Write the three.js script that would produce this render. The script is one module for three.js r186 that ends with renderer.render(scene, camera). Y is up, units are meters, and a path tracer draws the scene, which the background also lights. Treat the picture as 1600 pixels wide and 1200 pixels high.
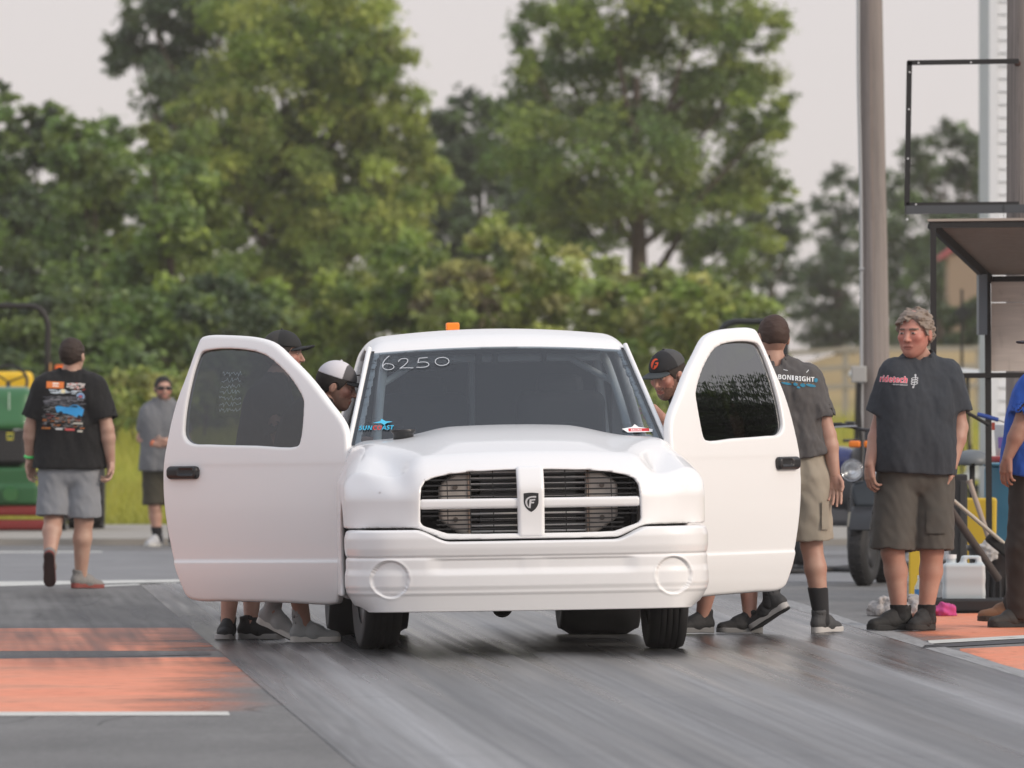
import * as THREE from 'three';
import { mergeGeometries, mergeVertices, toCreasedNormals } from 'three/addons/utils/BufferGeometryUtils.js';
import { TessellateModifier } from 'three/addons/modifiers/TessellateModifier.js';
import { RoundedBoxGeometry } from 'three/addons/geometries/RoundedBoxGeometry.js';
import { ImprovedNoise } from 'three/addons/math/ImprovedNoise.js';

// ---------- camera, sky, sun, exposure ----------
const F = 14100, HC = 1.27, HY = 640;            // focal length in photograph pixels, eye height, horizon row
const scene = new THREE.Scene();
const camera = new THREE.PerspectiveCamera(2 * Math.atan(600 / F) * 180 / Math.PI, 4 / 3, 1, 4000);
camera.position.set(0, HC, 0);
camera.rotation.x = Math.atan((HY - 600) / F);
camera.focus = 48.6;
camera.userData.fStop = 6.2;
const renderer = new THREE.WebGLRenderer({ antialias: true });
renderer.toneMapping = THREE.LinearToneMapping;
renderer.toneMappingExposure = 1.05;
renderer.shadowMap.enabled = true;

const sunDir = new THREE.Vector3(0.80, 0.46, 0.42).normalize();
const sun = new THREE.DirectionalLight(new THREE.Color(1.0, 0.86, 0.72), 1.7);
sun.position.set(sunDir.x * 120, sunDir.y * 120, sunDir.z * 120 - 60);
sun.target.position.set(0, 0, -60);
sun.castShadow = true;
sun.shadow.radius = 26;
sun.shadow.mapSize.set(2048, 2048);
Object.assign(sun.shadow.camera, { left: -60, right: 60, top: 60, bottom: -60, near: 1, far: 400 });
scene.add(sun, sun.target);
{
  const w = 512, h = 256, a = new Float32Array(w * h * 4);
  for (let j = 0; j < h; j++) for (let i = 0; i < w; i++) {
    const el = ((j + 0.5) / h - 0.5) * Math.PI, az = ((i + 0.5) / w - 0.5) * 2 * Math.PI;
    const d = new THREE.Vector3(Math.cos(el) * Math.cos(az), Math.sin(el), Math.cos(el) * Math.sin(az));
    const t = Math.pow(Math.max(0, Math.sin(el)), 0.6);
    const c = Math.max(0, d.dot(sunDir)), glow = 0.55 * Math.pow(c, 6) + 0.22 * Math.pow(c, 2);
    const k = (j * w + i) * 4;
    a[k] = 0.75 - 0.07 * t + glow * 1.0; a[k + 1] = 0.685 + 0.06 * t + glow * 0.86; a[k + 2] = 0.652 + 0.22 * t + glow * 0.70; a[k + 3] = 1;
  }
  const sky = new THREE.DataTexture(a, w, h, THREE.RGBAFormat, THREE.FloatType);
  sky.mapping = THREE.EquirectangularReflectionMapping; sky.magFilter = THREE.LinearFilter; sky.needsUpdate = true;
  scene.background = sky; scene.environment = sky;
}
scene.fog = new THREE.FogExp2(new THREE.Color(0.95, 0.90, 0.86), 0.00028);

// ---------- helpers ----------
const V = (x, y, z) => new THREE.Vector3(x, y, z);
const W = (px, py, d) => V((px - 800) * d / F, HC + (HY - py) * d / F, -d);   // a pixel of the photograph at a distance
const G = (px, py) => W(px, py, F * HC / (py - HY));                          // a pixel on the level ground
const DG = (py) => F * HC / (py - HY);
function rng(seed) { let s = seed >>> 0; return () => { s = (s + 0x6D2B79F5) | 0; let t = Math.imul(s ^ (s >>> 15), 1 | s); t = (t + Math.imul(t ^ (t >>> 7), 61 | t)) ^ t; return ((t ^ (t >>> 14)) >>> 0) / 4294967296; }; }
const R0 = rng(7), perlin = new ImprovedNoise();
const noise = (x, y = 0, z = 0) => perlin.noise(x + 31.7, y + 17.3, z + 5.1);
const fbm = (x, y, z = 0) => noise(x, y, z) + 0.5 * noise(2.1 * x, 2.1 * y, 2.1 * z) + 0.25 * noise(4.3 * x, 4.3 * y, 4.3 * z);
const clamp = (x, a = 0, b = 1) => Math.min(b, Math.max(a, x));
const sstep = (a, b, x) => { const t = clamp((x - a) / (b - a)); return t * t * (3 - 2 * t); };
const lerp = (a, b, t) => a + (b - a) * t;
const taken = {};
function numbered(n) { const k = taken[n] = (taken[n] ?? -1) + 1; return k ? n + '_' + String(k).padStart(3, '0') : n; }
function thing(name, label, category, pos, turn = 0, group) {
  const o = new THREE.Group(); o.name = numbered(name); scene.add(o);
  if (pos) o.position.copy(pos); o.rotation.y = turn;
  o.userData = { label, category }; if (group) o.userData.group = group;
  return o;
}
function part(name, geo, mat, parent) {
  const m = new THREE.Mesh(geo, mat); m.name = name; m.castShadow = m.receiveShadow = true; parent.add(m); return m;
}
function struct(name, geo, mat) { const m = part(numbered(name), geo, mat, scene); m.userData = { kind: 'structure' }; return m; }
function mat(color, roughness = 0.7, extra = {}) {
  const c = Array.isArray(color) ? new THREE.Color().setRGB(...color) : new THREE.Color(color);
  const P = 'clearcoat' in extra || 'transmission' in extra || 'sheen' in extra;
  return new (P ? THREE.MeshPhysicalMaterial : THREE.MeshStandardMaterial)({ color: c, roughness, side: THREE.DoubleSide, ...extra });
}
const box = (w, h, d, x = 0, y = 0, z = 0, r = 0) => (r ? new RoundedBoxGeometry(w, h, d, 2, r) : new THREE.BoxGeometry(w, h, d)).translate(x, y, z);
const cyl = (r1, r2, h, n = 24) => new THREE.CylinderGeometry(r1, r2, h, n);
function bar(a, b, r, n = 10, r2 = r) {           // a rod between two points
  const d = b.clone().sub(a), g = new THREE.CylinderGeometry(r2, r, d.length(), n);
  g.applyQuaternion(new THREE.Quaternion().setFromUnitVectors(V(0, 1, 0), d.clone().normalize()));
  return g.translate((a.x + b.x) / 2, (a.y + b.y) / 2, (a.z + b.z) / 2);
}
function beam(a, b, w, h) {                        // a square tube between two points
  const d = b.clone().sub(a), g = new THREE.BoxGeometry(w, d.length(), h);
  g.applyQuaternion(new THREE.Quaternion().setFromUnitVectors(V(0, 1, 0), d.clone().normalize()));
  return g.translate((a.x + b.x) / 2, (a.y + b.y) / 2, (a.z + b.z) / 2);
}
const tube = (pts, r, n = 40, m = 8) => new THREE.TubeGeometry(new THREE.CatmullRomCurve3(pts), n, r, m, false);
const lathe = (pts, n = 40) => new THREE.LatheGeometry(pts.map(([x, y]) => new THREE.Vector2(x, y)), n);
function merged(list) {
  return mergeGeometries(list.map((g) => { const q = g.index ? g.toNonIndexed() : g; for (const k of Object.keys(q.attributes)) if (!['position', 'normal', 'uv'].includes(k)) q.deleteAttribute(k); return q; }));
}
function sheet(points, y, scaleUV = 1) {           // a level polygon [[x, z], ...] with uv in metres
  const s = new THREE.Shape(points.map(([x, z]) => new THREE.Vector2(x, -z)));
  const g = new THREE.ShapeGeometry(s); g.rotateX(-Math.PI / 2); g.translate(0, y, 0);
  const p = g.attributes.position, uv = g.attributes.uv;
  for (let i = 0; i < p.count; i++) uv.setXY(i, p.getX(i) * scaleUV, p.getZ(i) * scaleUV);
  return g;
}
function tex(w, h, fn, srgb = true, repeat = true) {   // fn(u, v) -> [r, g, b, a] from 0 to 1
  const d = new Uint8Array(w * h * 4);
  for (let j = 0; j < h; j++) for (let i = 0; i < w; i++) {
    const c = fn((i + 0.5) / w, (j + 0.5) / h, i, j), k = (j * w + i) * 4;
    d[k] = 255 * clamp(c[0]); d[k + 1] = 255 * clamp(c[1]); d[k + 2] = 255 * clamp(c[2]); d[k + 3] = 255 * clamp(c[3] ?? 1);
  }
  const t = new THREE.DataTexture(d, w, h, THREE.RGBAFormat); t.magFilter = THREE.LinearFilter;
  if (repeat) t.wrapS = t.wrapT = THREE.RepeatWrapping;
  if (srgb) t.colorSpace = THREE.SRGBColorSpace;
  t.needsUpdate = true; return t;
}
function canvasTex(w, h, draw) {
  const c = document.createElement('canvas'); c.width = w; c.height = h;
  draw(c.getContext('2d'), w, h);
  const t = new THREE.CanvasTexture(c); t.colorSpace = THREE.SRGBColorSpace; return t;
}
// ----- distance fields -----
const smin = (a, b, k) => { const h = Math.max(k - Math.abs(a - b), 0) / k; return Math.min(a, b) - h * h * k * 0.25; };
const smax = (a, b, k) => -smin(-a, -b, k);
function cone(c, x, y, z) {                        // tapered capsule [ax, ay, az, bx, by, bz, r1, r2]
  const bx = c[3] - c[0], by = c[4] - c[1], bz = c[5] - c[2], px = x - c[0], py = y - c[1], pz = z - c[2];
  const h = clamp((px * bx + py * by + pz * bz) / (bx * bx + by * by + bz * bz + 1e-9));
  return Math.hypot(px - bx * h, py - by * h, pz - bz * h) - (c[6] + (c[7] - c[6]) * h);
}
const C = (a, b, r1, r2 = r1) => [a.x, a.y, a.z, b.x, b.y, b.z, r1, r2];
const ell = (x, y, z, a, b, c) => { const k = Math.hypot(x / a, y / b, z / c), m = Math.hypot(x / (a * a), y / (b * b), z / (c * c)); return m < 1e-9 ? -Math.min(a, b, c) : k * (k - 1) / m; };
const rbox = (x, y, z, a, b, c, r) => { const X = Math.abs(x) - a + r, Y = Math.abs(y) - b + r, Z = Math.abs(z) - c + r; return Math.hypot(Math.max(X, 0), Math.max(Y, 0), Math.max(Z, 0)) + Math.min(Math.max(X, Y, Z), 0) - r; };
function poly2(P, x, y) {                          // signed distance to a polygon
  let d = 1e9, s = 1;
  for (let i = 0, j = P.length - 1; i < P.length; j = i++) {
    const ex = P[j][0] - P[i][0], ey = P[j][1] - P[i][1], wx = x - P[i][0], wy = y - P[i][1];
    const t = clamp((wx * ex + wy * ey) / (ex * ex + ey * ey)), bx = wx - ex * t, by = wy - ey * t;
    d = Math.min(d, bx * bx + by * by);
    const c1 = y >= P[i][1], c2 = y < P[j][1], c3 = ex * wy > ey * wx;
    if ((c1 && c2 && c3) || (!c1 && !c2 && !c3)) s = -s;
  }
  return s * Math.sqrt(d);
}
function coneBounds(list, pad = 0.05) {
  const lo = [1e9, 1e9, 1e9], hi = [-1e9, -1e9, -1e9];
  for (const c of list) for (let k = 0; k < 3; k++) { const r = Math.max(c[6], c[7]) + pad; lo[k] = Math.min(lo[k], c[k] - r, c[k + 3] - r); hi[k] = Math.max(hi[k], c[k] + r, c[k + 3] + r); }
  return [lo, hi];
}
// surface of a distance field: surface nets, coarse blocks skipped, normals from the gradient
function solid(f, lo, hi, h, color, safe = 1) {
  const n = lo.map((a, k) => Math.ceil((hi[k] - a) / h) + 1), [nx, ny, nz] = n, val = new Float32Array(nx * ny * nz), B = 4, reach = (h * B * 0.9 * 1.5 + h) * safe;
  for (let bz = 0; bz < nz; bz += B) for (let by = 0; by < ny; by += B) for (let bx = 0; bx < nx; bx += B) {
    const m = f(lo[0] + (bx + 1.5) * h, lo[1] + (by + 1.5) * h, lo[2] + (bz + 1.5) * h), far = Math.abs(m) > reach;
    for (let z = bz; z < Math.min(bz + B, nz); z++) for (let y = by; y < Math.min(by + B, ny); y++) for (let x = bx; x < Math.min(bx + B, nx); x++)
      val[x + nx * (y + ny * z)] = far ? m : f(lo[0] + x * h, lo[1] + y * h, lo[2] + z * h);
  }
  const id = new Int32Array(nx * ny * nz).fill(-1), P = [], off = [0, 1, nx, nx + 1, nx * ny, nx * ny + 1, nx * ny + nx, nx * ny + nx + 1];
  const E = [[0, 1], [2, 3], [4, 5], [6, 7], [0, 2], [1, 3], [4, 6], [5, 7], [0, 4], [1, 5], [2, 6], [3, 7]];
  for (let z = 0; z < nz - 1; z++) for (let y = 0; y < ny - 1; y++) for (let x = 0; x < nx - 1; x++) {
    const i = x + nx * (y + ny * z); let mask = 0;
    for (let k = 0; k < 8; k++) if (val[i + off[k]] < 0) mask |= 1 << k;
    if (mask === 0 || mask === 255) continue;
    let sx = 0, sy = 0, sz = 0, c = 0;
    for (const [a, b] of E) if (((mask >> a) & 1) !== ((mask >> b) & 1)) {
      const va = val[i + off[a]], vb = val[i + off[b]], t = va / (va - vb);
      sx += (a & 1) + t * ((b & 1) - (a & 1)); sy += ((a >> 1) & 1) + t * (((b >> 1) & 1) - ((a >> 1) & 1)); sz += (a >> 2) + t * ((b >> 2) - (a >> 2)); c++;
    }
    id[i] = P.length / 3; P.push(lo[0] + (x + sx / c) * h, lo[1] + (y + sy / c) * h, lo[2] + (z + sz / c) * h);
  }
  const idx = [];
  const quad = (a, b, c, d, flip) => { if (a < 0 || b < 0 || c < 0 || d < 0) return; flip ? idx.push(a, c, b, a, d, c) : idx.push(a, b, c, a, c, d); };
  for (let z = 1; z < nz - 1; z++) for (let y = 1; y < ny - 1; y++) for (let x = 1; x < nx - 1; x++) {
    const i = x + nx * (y + ny * z), s = val[i] < 0;
    if (s !== (val[i + 1] < 0)) quad(id[i - nx - nx * ny], id[i - nx * ny], id[i], id[i - nx], !s);
    if (s !== (val[i + nx] < 0)) quad(id[i - 1 - nx * ny], id[i - 1], id[i], id[i - nx * ny], !s);
    if (s !== (val[i + nx * ny] < 0)) quad(id[i - 1 - nx], id[i - nx], id[i], id[i - 1], !s);
  }
  const N = new Float32Array(P.length), U = new Float32Array(P.length / 3 * 2), K = color ? new Float32Array(P.length) : null, e = h * 0.5;
  for (let i = 0; i < P.length; i += 3) {
    let x = P[i], y = P[i + 1], z = P[i + 2], gx, gy, gz;
    for (let pass = 0; pass < 2; pass++) {
      gx = f(x + e, y, z) - f(x - e, y, z); gy = f(x, y + e, z) - f(x, y - e, z); gz = f(x, y, z + e) - f(x, y, z - e);
      const l = Math.hypot(gx, gy, gz) || 1; gx /= l; gy /= l; gz /= l;
      if (pass === 0) { const s = clamp(f(x, y, z), -h * 0.5, h * 0.5); x -= gx * s; y -= gy * s; z -= gz * s; }
    }
    P[i] = x; P[i + 1] = y; P[i + 2] = z; N[i] = gx; N[i + 1] = gy; N[i + 2] = gz;
    U[i / 3 * 2] = x + 0.6 * z; U[i / 3 * 2 + 1] = y + 0.3 * z;
    if (K) { const c = color(x, y, z, gx, gy, gz); K[i] = c[0]; K[i + 1] = c[1]; K[i + 2] = c[2]; }
  }
  const g = new THREE.BufferGeometry();
  g.setAttribute('position', new THREE.BufferAttribute(new Float32Array(P), 3)); g.setAttribute('normal', new THREE.BufferAttribute(N, 3)); g.setAttribute('uv', new THREE.BufferAttribute(U, 2));
  if (K) g.setAttribute('color', new THREE.BufferAttribute(K, 3));
  g.setIndex(idx); return g;
}
// a print that lies on a distance field: rays from a small rectangle along dir
function decalOn(f, origin, right, up, dir, w, h, nu = 26, nv = 18, lift = 0.004) {
  const g = new THREE.PlaneGeometry(1, 1, nu, nv), p = g.attributes.position;
  for (let i = 0; i < p.count; i++) {
    const q = origin.clone().addScaledVector(right, p.getX(i) * w).addScaledVector(up, p.getY(i) * h).addScaledVector(dir, -0.35);
    for (let k = 0; k < 60; k++) { const d = f(q.x, q.y, q.z) - lift; q.addScaledVector(dir, d * 0.8); if (d < 0.0004) break; }
    p.setXYZ(i, q.x, q.y, q.z);
  }
  g.computeVertexNormals(); return g;
}
// a grid surface from a function, with finite-difference normals left to three.js
function gridSurface(fn, nu, nv, closed = false) {
  const P = [], U = [], I = [];
  for (let j = 0; j <= nv; j++) for (let i = 0; i <= nu; i++) { const q = fn(i / nu, j / nv); P.push(q.x, q.y, q.z); U.push(i / nu, j / nv); }
  for (let j = 0; j < nv; j++) for (let i = 0; i < nu; i++) { const a = j * (nu + 1) + i, b = a + 1, c = a + nu + 1, d = c + 1; I.push(a, b, d, a, d, c); }
  const g = new THREE.BufferGeometry();
  g.setAttribute('position', new THREE.Float32BufferAttribute(P, 3)); g.setAttribute('uv', new THREE.Float32BufferAttribute(U, 2)); g.setIndex(I); g.computeVertexNormals(); return g;
}
// ---------- the setting ----------
const GP = (list) => list.map(([px, py]) => { const g = G(px, py); return [g.x, g.z]; });
const rise = (x, d) => {                           // the field climbs to the right, far off
  const a = x / d, r = sstep(0.012, 0.04, a);
  return r * 2.9 * sstep(120, 250, d) + (1 - r) * (0.85 * sstep(97, 138, d) + 0.3 * sstep(150, 320, d)) + (d > 105 ? 0.12 * noise(x * 0.08, d * 0.05) * sstep(105, 140, d) : 0);
};
{
  // rows of the terrain: fine where the camera looks
  const ds = [-400, -200, -100, -40, -10, 5, 20, 40, 60, 80, 92, 96]; for (let d = 100; d < 340; d += 6) ds.push(d); ds.push(380, 450, 600, 900, 1400, 2200, 3400);
  const us = []; for (let i = 0; i <= 120; i++) us.push((i - 60) / 60);
  const P = [], K = [], I = [];
  for (const d of ds) for (const u of us) {
    const half = 160 + Math.max(0, d) * 0.7, x = Math.sign(u) * Math.pow(Math.abs(u), 1.7) * half;
    P.push(x, -0.03 + rise(x, Math.max(d, 1)), -d);
    const dry = clamp(0.35 + 0.5 * fbm(x * 0.07, d * 0.03, 3) + (x / Math.max(d, 1) > 0.02 ? 0.6 * sstep(120, 190, d) : 0));
    const n = 0.85 + 0.25 * noise(x * 0.9, d * 0.7, 9);
    K.push(lerp(0.26, 0.42, dry) * n, lerp(0.30, 0.30, dry) * n, lerp(0.05, 0.13, dry) * n);
  }
  const nu = us.length;
  for (let j = 0; j < ds.length - 1; j++) for (let i = 0; i < nu - 1; i++) { const a = j * nu + i; I.push(a, a + 1, a + nu, a + 1, a + nu + 1, a + nu); }
  const g = new THREE.BufferGeometry(); g.setAttribute('position', new THREE.Float32BufferAttribute(P, 3)); g.setAttribute('color', new THREE.Float32BufferAttribute(K, 3)); g.setIndex(I); g.computeVertexNormals();
  struct('ground', g, mat([1, 1, 1], 1, { vertexColors: true }));
}
const asphaltTex = tex(1024, 1024, (u, v) => {
  const a = fbm(u * 8 + 3, v * 8), b = noise(u * 160, v * 160), c = R0();
  const cr = Math.abs(noise(u * 5 + 7, v * 5 + 2, 4)), crack = cr < 0.006 ? 0.75 : 1;
  const t = (0.43 + 0.05 * a + 0.03 * b + 0.07 * (c - 0.5) + (c > 0.985 ? 0.12 : 0)) * crack;
  return [t * 1.01, t, t * 0.985];
});
const asphaltBump = tex(512, 512, () => { const c = R0(); return [c, c, c]; }, false);
function repeated(t, x, y) { const c = t.clone(); c.repeat.set(x, y); c.needsUpdate = true; return c; }
const asphalt = mat([1, 1, 1], 0.62, { map: repeated(asphaltTex, 0.16, 0.055), bumpMap: repeated(asphaltBump, 3, 3), bumpScale: 0.002 });
struct('asphalt_apron', sheet([[-70, 30], [70, 30], [70, -84.6], [-70, -84.6]], -0.003), asphalt);
{ // the paler road that crosses behind the start, the concrete strip along it, its painted lines
  const roadTex = tex(512, 512, (u, v) => { const t = 0.46 + 0.03 * fbm(u * 6, v * 6, 2) + 0.05 * (R0() - 0.5); return [t, t, t * 1.01]; });
  struct('cross_road', sheet([[-70, -66.6], [70, -66.6], [70, -81.3], [-70, -81.3]], -0.0015), mat([1, 1, 1], 0.6, { map: repeated(roadTex, 0.3, 0.08) }));
  const stripTex = tex(512, 512, (u, v) => { const t = 0.60 + 0.05 * fbm(u * 7, v * 7, 5) + 0.06 * (R0() - 0.5); return [t * 1.01, t * 0.98, t * 0.93]; });
  struct('pavement', merged([box(140, 0.09, 10.4, 0, 0.015, -89.8)]), mat([1, 1, 1], 0.85, { map: repeated(stripTex, 40, 6) }));
}
const paintTex = tex(512, 512, (u, v) => {
  const n = fbm(u * 10, v * 6, 11), w = noise(u * 60, v * 18, 4), a = clamp(0.97 - 1.2 * Math.max(0, n - 0.36) - 0.5 * Math.max(0, w - 0.45)), t = 0.8 + 0.05 * n + 0.05 * (R0() - 0.5);
  return [t, t, t * 0.97, a];
});
const whitePaint = mat([1, 1, 1], 0.6, { map: repeated(paintTex, 0.5, 0.9), transparent: true });
const line = (name, pts, y = 0.0) => struct(name, sheet(GP(pts), y), whitePaint);
line('painted_line', [[-40, 917], [150, 912], [300, 908.5], [300, 905], [150, 907], [-40, 909]]);
line('painted_line', [[110, 919], [275, 911.5], [275, 910], [110, 916]]);
line('painted_line', [[-60, 864], [160, 862.6], [160, 861.2], [-60, 862]]);
line('painted_line', [[1240, 829.5], [1345, 829.5], [1345, 827.5], [1240, 827.5]], 0.0615);

// the concrete lane with rubber laid along it
const laneL = (d) => -0.544 - 0.0644 * (d - 31.98), laneR = (d) => 2.431 - 0.0421 * (d - 42.84);
{
  const NW = 1024, NL = 1024, row = new Float32Array(NW), prof = [];
  const across = (u) => {
    let s = 0.55 * noise(u * 9, 1.3) + 0.4 * noise(u * 26, 4.4) + 0.3 * noise(u * 70, 9.1) + 0.2 * noise(u * 190, 2.2);
    return s;
  };
  for (let i = 0; i < NW; i++) prof.push(across((i + 0.5) / NW));
  const groove = (u, c, w) => Math.exp(-((u - c) ** 2) / (w * w));
  const laneTex = tex(NW, NL, (u, v, i) => {
    const L = v * 46;                                        // metres from the near end
    const drift = 0.35 * noise(u * 14, L * 0.10, 3) + 0.3 * noise(u * 60, L * 0.16, 6) + 0.25 * noise(u * 130, L * 0.4, 8);
    let s = prof[i] + drift;
    // two broad tyre tracks, dark with rubber, patchy along their length
    s += 0.9 * (groove(u, 0.30, 0.10) * (0.6 + 0.6 * noise(L * 0.12, 5.5)) + groove(u, 0.70, 0.11) * (0.55 + 0.6 * noise(L * 0.1, 8.5)));
    s += 0.9 * sstep(17, 26, L) * (0.5 + 0.5 * noise(u * 30, L * 0.3, 12));       // burn-out rubber at the start
    s += 0.8 * groove(u, 0.02, 0.035) * (0.6 + 0.8 * noise(u * 120, L * 0.8, 2));
    const joint = Math.min(Math.abs(L - 13.1), Math.abs(L - 19.9), Math.abs(L - 33)) < 0.05 ? 0.35 : 0;
    const crack = Math.abs(u - 0.006 - 0.003 * noise(L * 2, 1)) < 0.0035 ? 0.9 : 0;
    const k = clamp(0.42 - 0.42 * s, 0, 1);
    let t = lerp(0.18, 0.69, k) + 0.05 * (R0() - 0.5) + 0.02 * noise(u * 300, L * 6);
    t *= 1 - 0.5 * Math.max(joint, crack);
    return [t, t * 1.005, t * 1.02];
  }, true, false);
  const laneRough = tex(512, 512, (u, v) => {
    const L = v * 46, s = noise(u * 26, 4.4) + 0.7 * noise(u * 60, L * 0.16, 6);
    const t = clamp(0.40 - 0.16 * s - 0.12 * sstep(17, 26, L), 0.16, 0.7); return [t, t, t];
  }, false, false);
  const d0 = 20, d1 = 66, g = gridSurface((u, v) => { const d = lerp(d0, d1, v); return V(lerp(laneL(d), laneR(d), u), 0.0, -d); }, 8, 60);
  struct('race_lane', g, mat([1, 1, 1], 1, { map: laneTex, roughnessMap: laneRough, bumpMap: repeated(asphaltBump, 4, 40), bumpScale: 0.0006 }));
}
{ // pale strip along the right edge of the lane
  const stripTex = tex(256, 512, (u, v) => { const t = 0.56 + 0.06 * fbm(u * 4, v * 30, 5) + 0.06 * (R0() - 0.5) - 0.1 * Math.max(0, noise(u * 8, v * 60, 3)), a = clamp(1.1 - 0.9 * Math.max(0, fbm(u * 6, v * 40, 8) - 0.2)); return [t, t, t, a]; }, true, false);
  const g = gridSurface((u, v) => { const d = lerp(36, 60, v), x0 = laneR(d); return V(x0 - 0.02 + u * (0.14 + 0.05 * noise(d * 0.3)), 0.0015, -d); }, 2, 50);
  struct('concrete_edge_strip', g, mat([1, 1, 1], 0.65, { map: stripTex, transparent: true }));
}
// orange painted pads beside the lane, worn where tyres cross them
function orangePad(pts, wornSide, seed) {
  const P = GP(pts), g = sheet(P, -0.0015), p = g.attributes.position, uv = g.attributes.uv;
  let x0 = 1e9, x1 = -1e9, z0 = 1e9, z1 = -1e9; for (const [x, z] of P) { x0 = Math.min(x0, x); x1 = Math.max(x1, x); z0 = Math.min(z0, z); z1 = Math.max(z1, z); }
  for (let i = 0; i < p.count; i++) uv.setXY(i, (p.getX(i) - x0) / (x1 - x0), (p.getZ(i) - z0) / (z1 - z0));
  const t = tex(512, 512, (u, v) => {
    const n = fbm(u * 5, v * 9, seed), f = noise(u * 40, v * 60, seed), q = R0() - 0.5;
    const e = wornSide > 0 ? 1 - u : u, wear = sstep(0.03 + 0.03 * n, 0.20 + 0.05 * n, e + 0.012 * noise(u * 90, v * 40, 2) + 0.03 * noise(u * 9, v * 8, 7));
    const a = clamp(wear * (0.96 - 0.35 * Math.max(0, f - 0.35) - 0.3 * Math.max(0, n - 0.5)));
    const dirt = 1 - 0.10 * Math.max(0, n) - 0.05 * f;
    return [0.90 * dirt + 0.04 * q, (0.55 + 0.04 * n) * dirt + 0.04 * q, (0.40 + 0.05 * n) * dirt + 0.04 * q, a];
  }, true, false);
  return struct('orange_painted_pad', g, mat([1, 1, 1], 0.55, { map: t, transparent: true }));
}
orangePad([[-700, 1018], [420, 1016], [390, 980], [-700, 983]], 1, 3);
orangePad([[-900, 1113], [480, 1111], [440, 1026], [-900, 1031]], 1, 17);
orangePad([[1400, 1002], [1900, 979], [1900, 950], [1415, 960]], -1, 29);
orangePad([[1500, 1050], [1900, 1075], [1900, 996], [1500, 1013]], -1, 41);
line('painted_line', [[-300, 1119], [360, 1117.5], [356, 1111.5], [-300, 1112.5]], 0.0);
line('painted_line', [[1452, 1006], [1900, 981], [1900, 976], [1450, 1001]], 0.0015);
const tar = mat([0.03, 0.03, 0.033], 0.5);
struct('timing_groove', sheet(GP([[-300, 1034], [330, 1023], [330, 1019.5], [-300, 1027]]), 0.0), tar);
struct('timing_groove', sheet(GP([[1440, 1013], [1900, 988], [1900, 983], [1445, 1008]]), 0.0015), tar);
{ // rubber dragged across the left edge of the lane
  const t = tex(512, 512, (u, v) => {
    const n = 0.7 * fbm(u * 4, v * 3, 21) + 0.3 * noise(u * 50, v * 9, 4), e = Math.min(u, 1 - u) * 3.2, f = Math.min(v, 1 - v) * 4;
    const a = clamp((0.34 + 0.7 * n) * sstep(0, 1, e) * sstep(0, 1, f) * 1.15), q = 0.15 + 0.05 * R0();
    return [q, q, q * 1.05, a];
  }, true, false);
  const g = gridSurface((u, v) => { const d = lerp(42, 66, v); return V(laneL(d) - 1.5 + u * 2.6, 0.0015, -d); }, 4, 30);
  struct('tyre_rubber', g, mat([1, 1, 1], 0.45, { map: t, transparent: true }));
}
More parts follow.
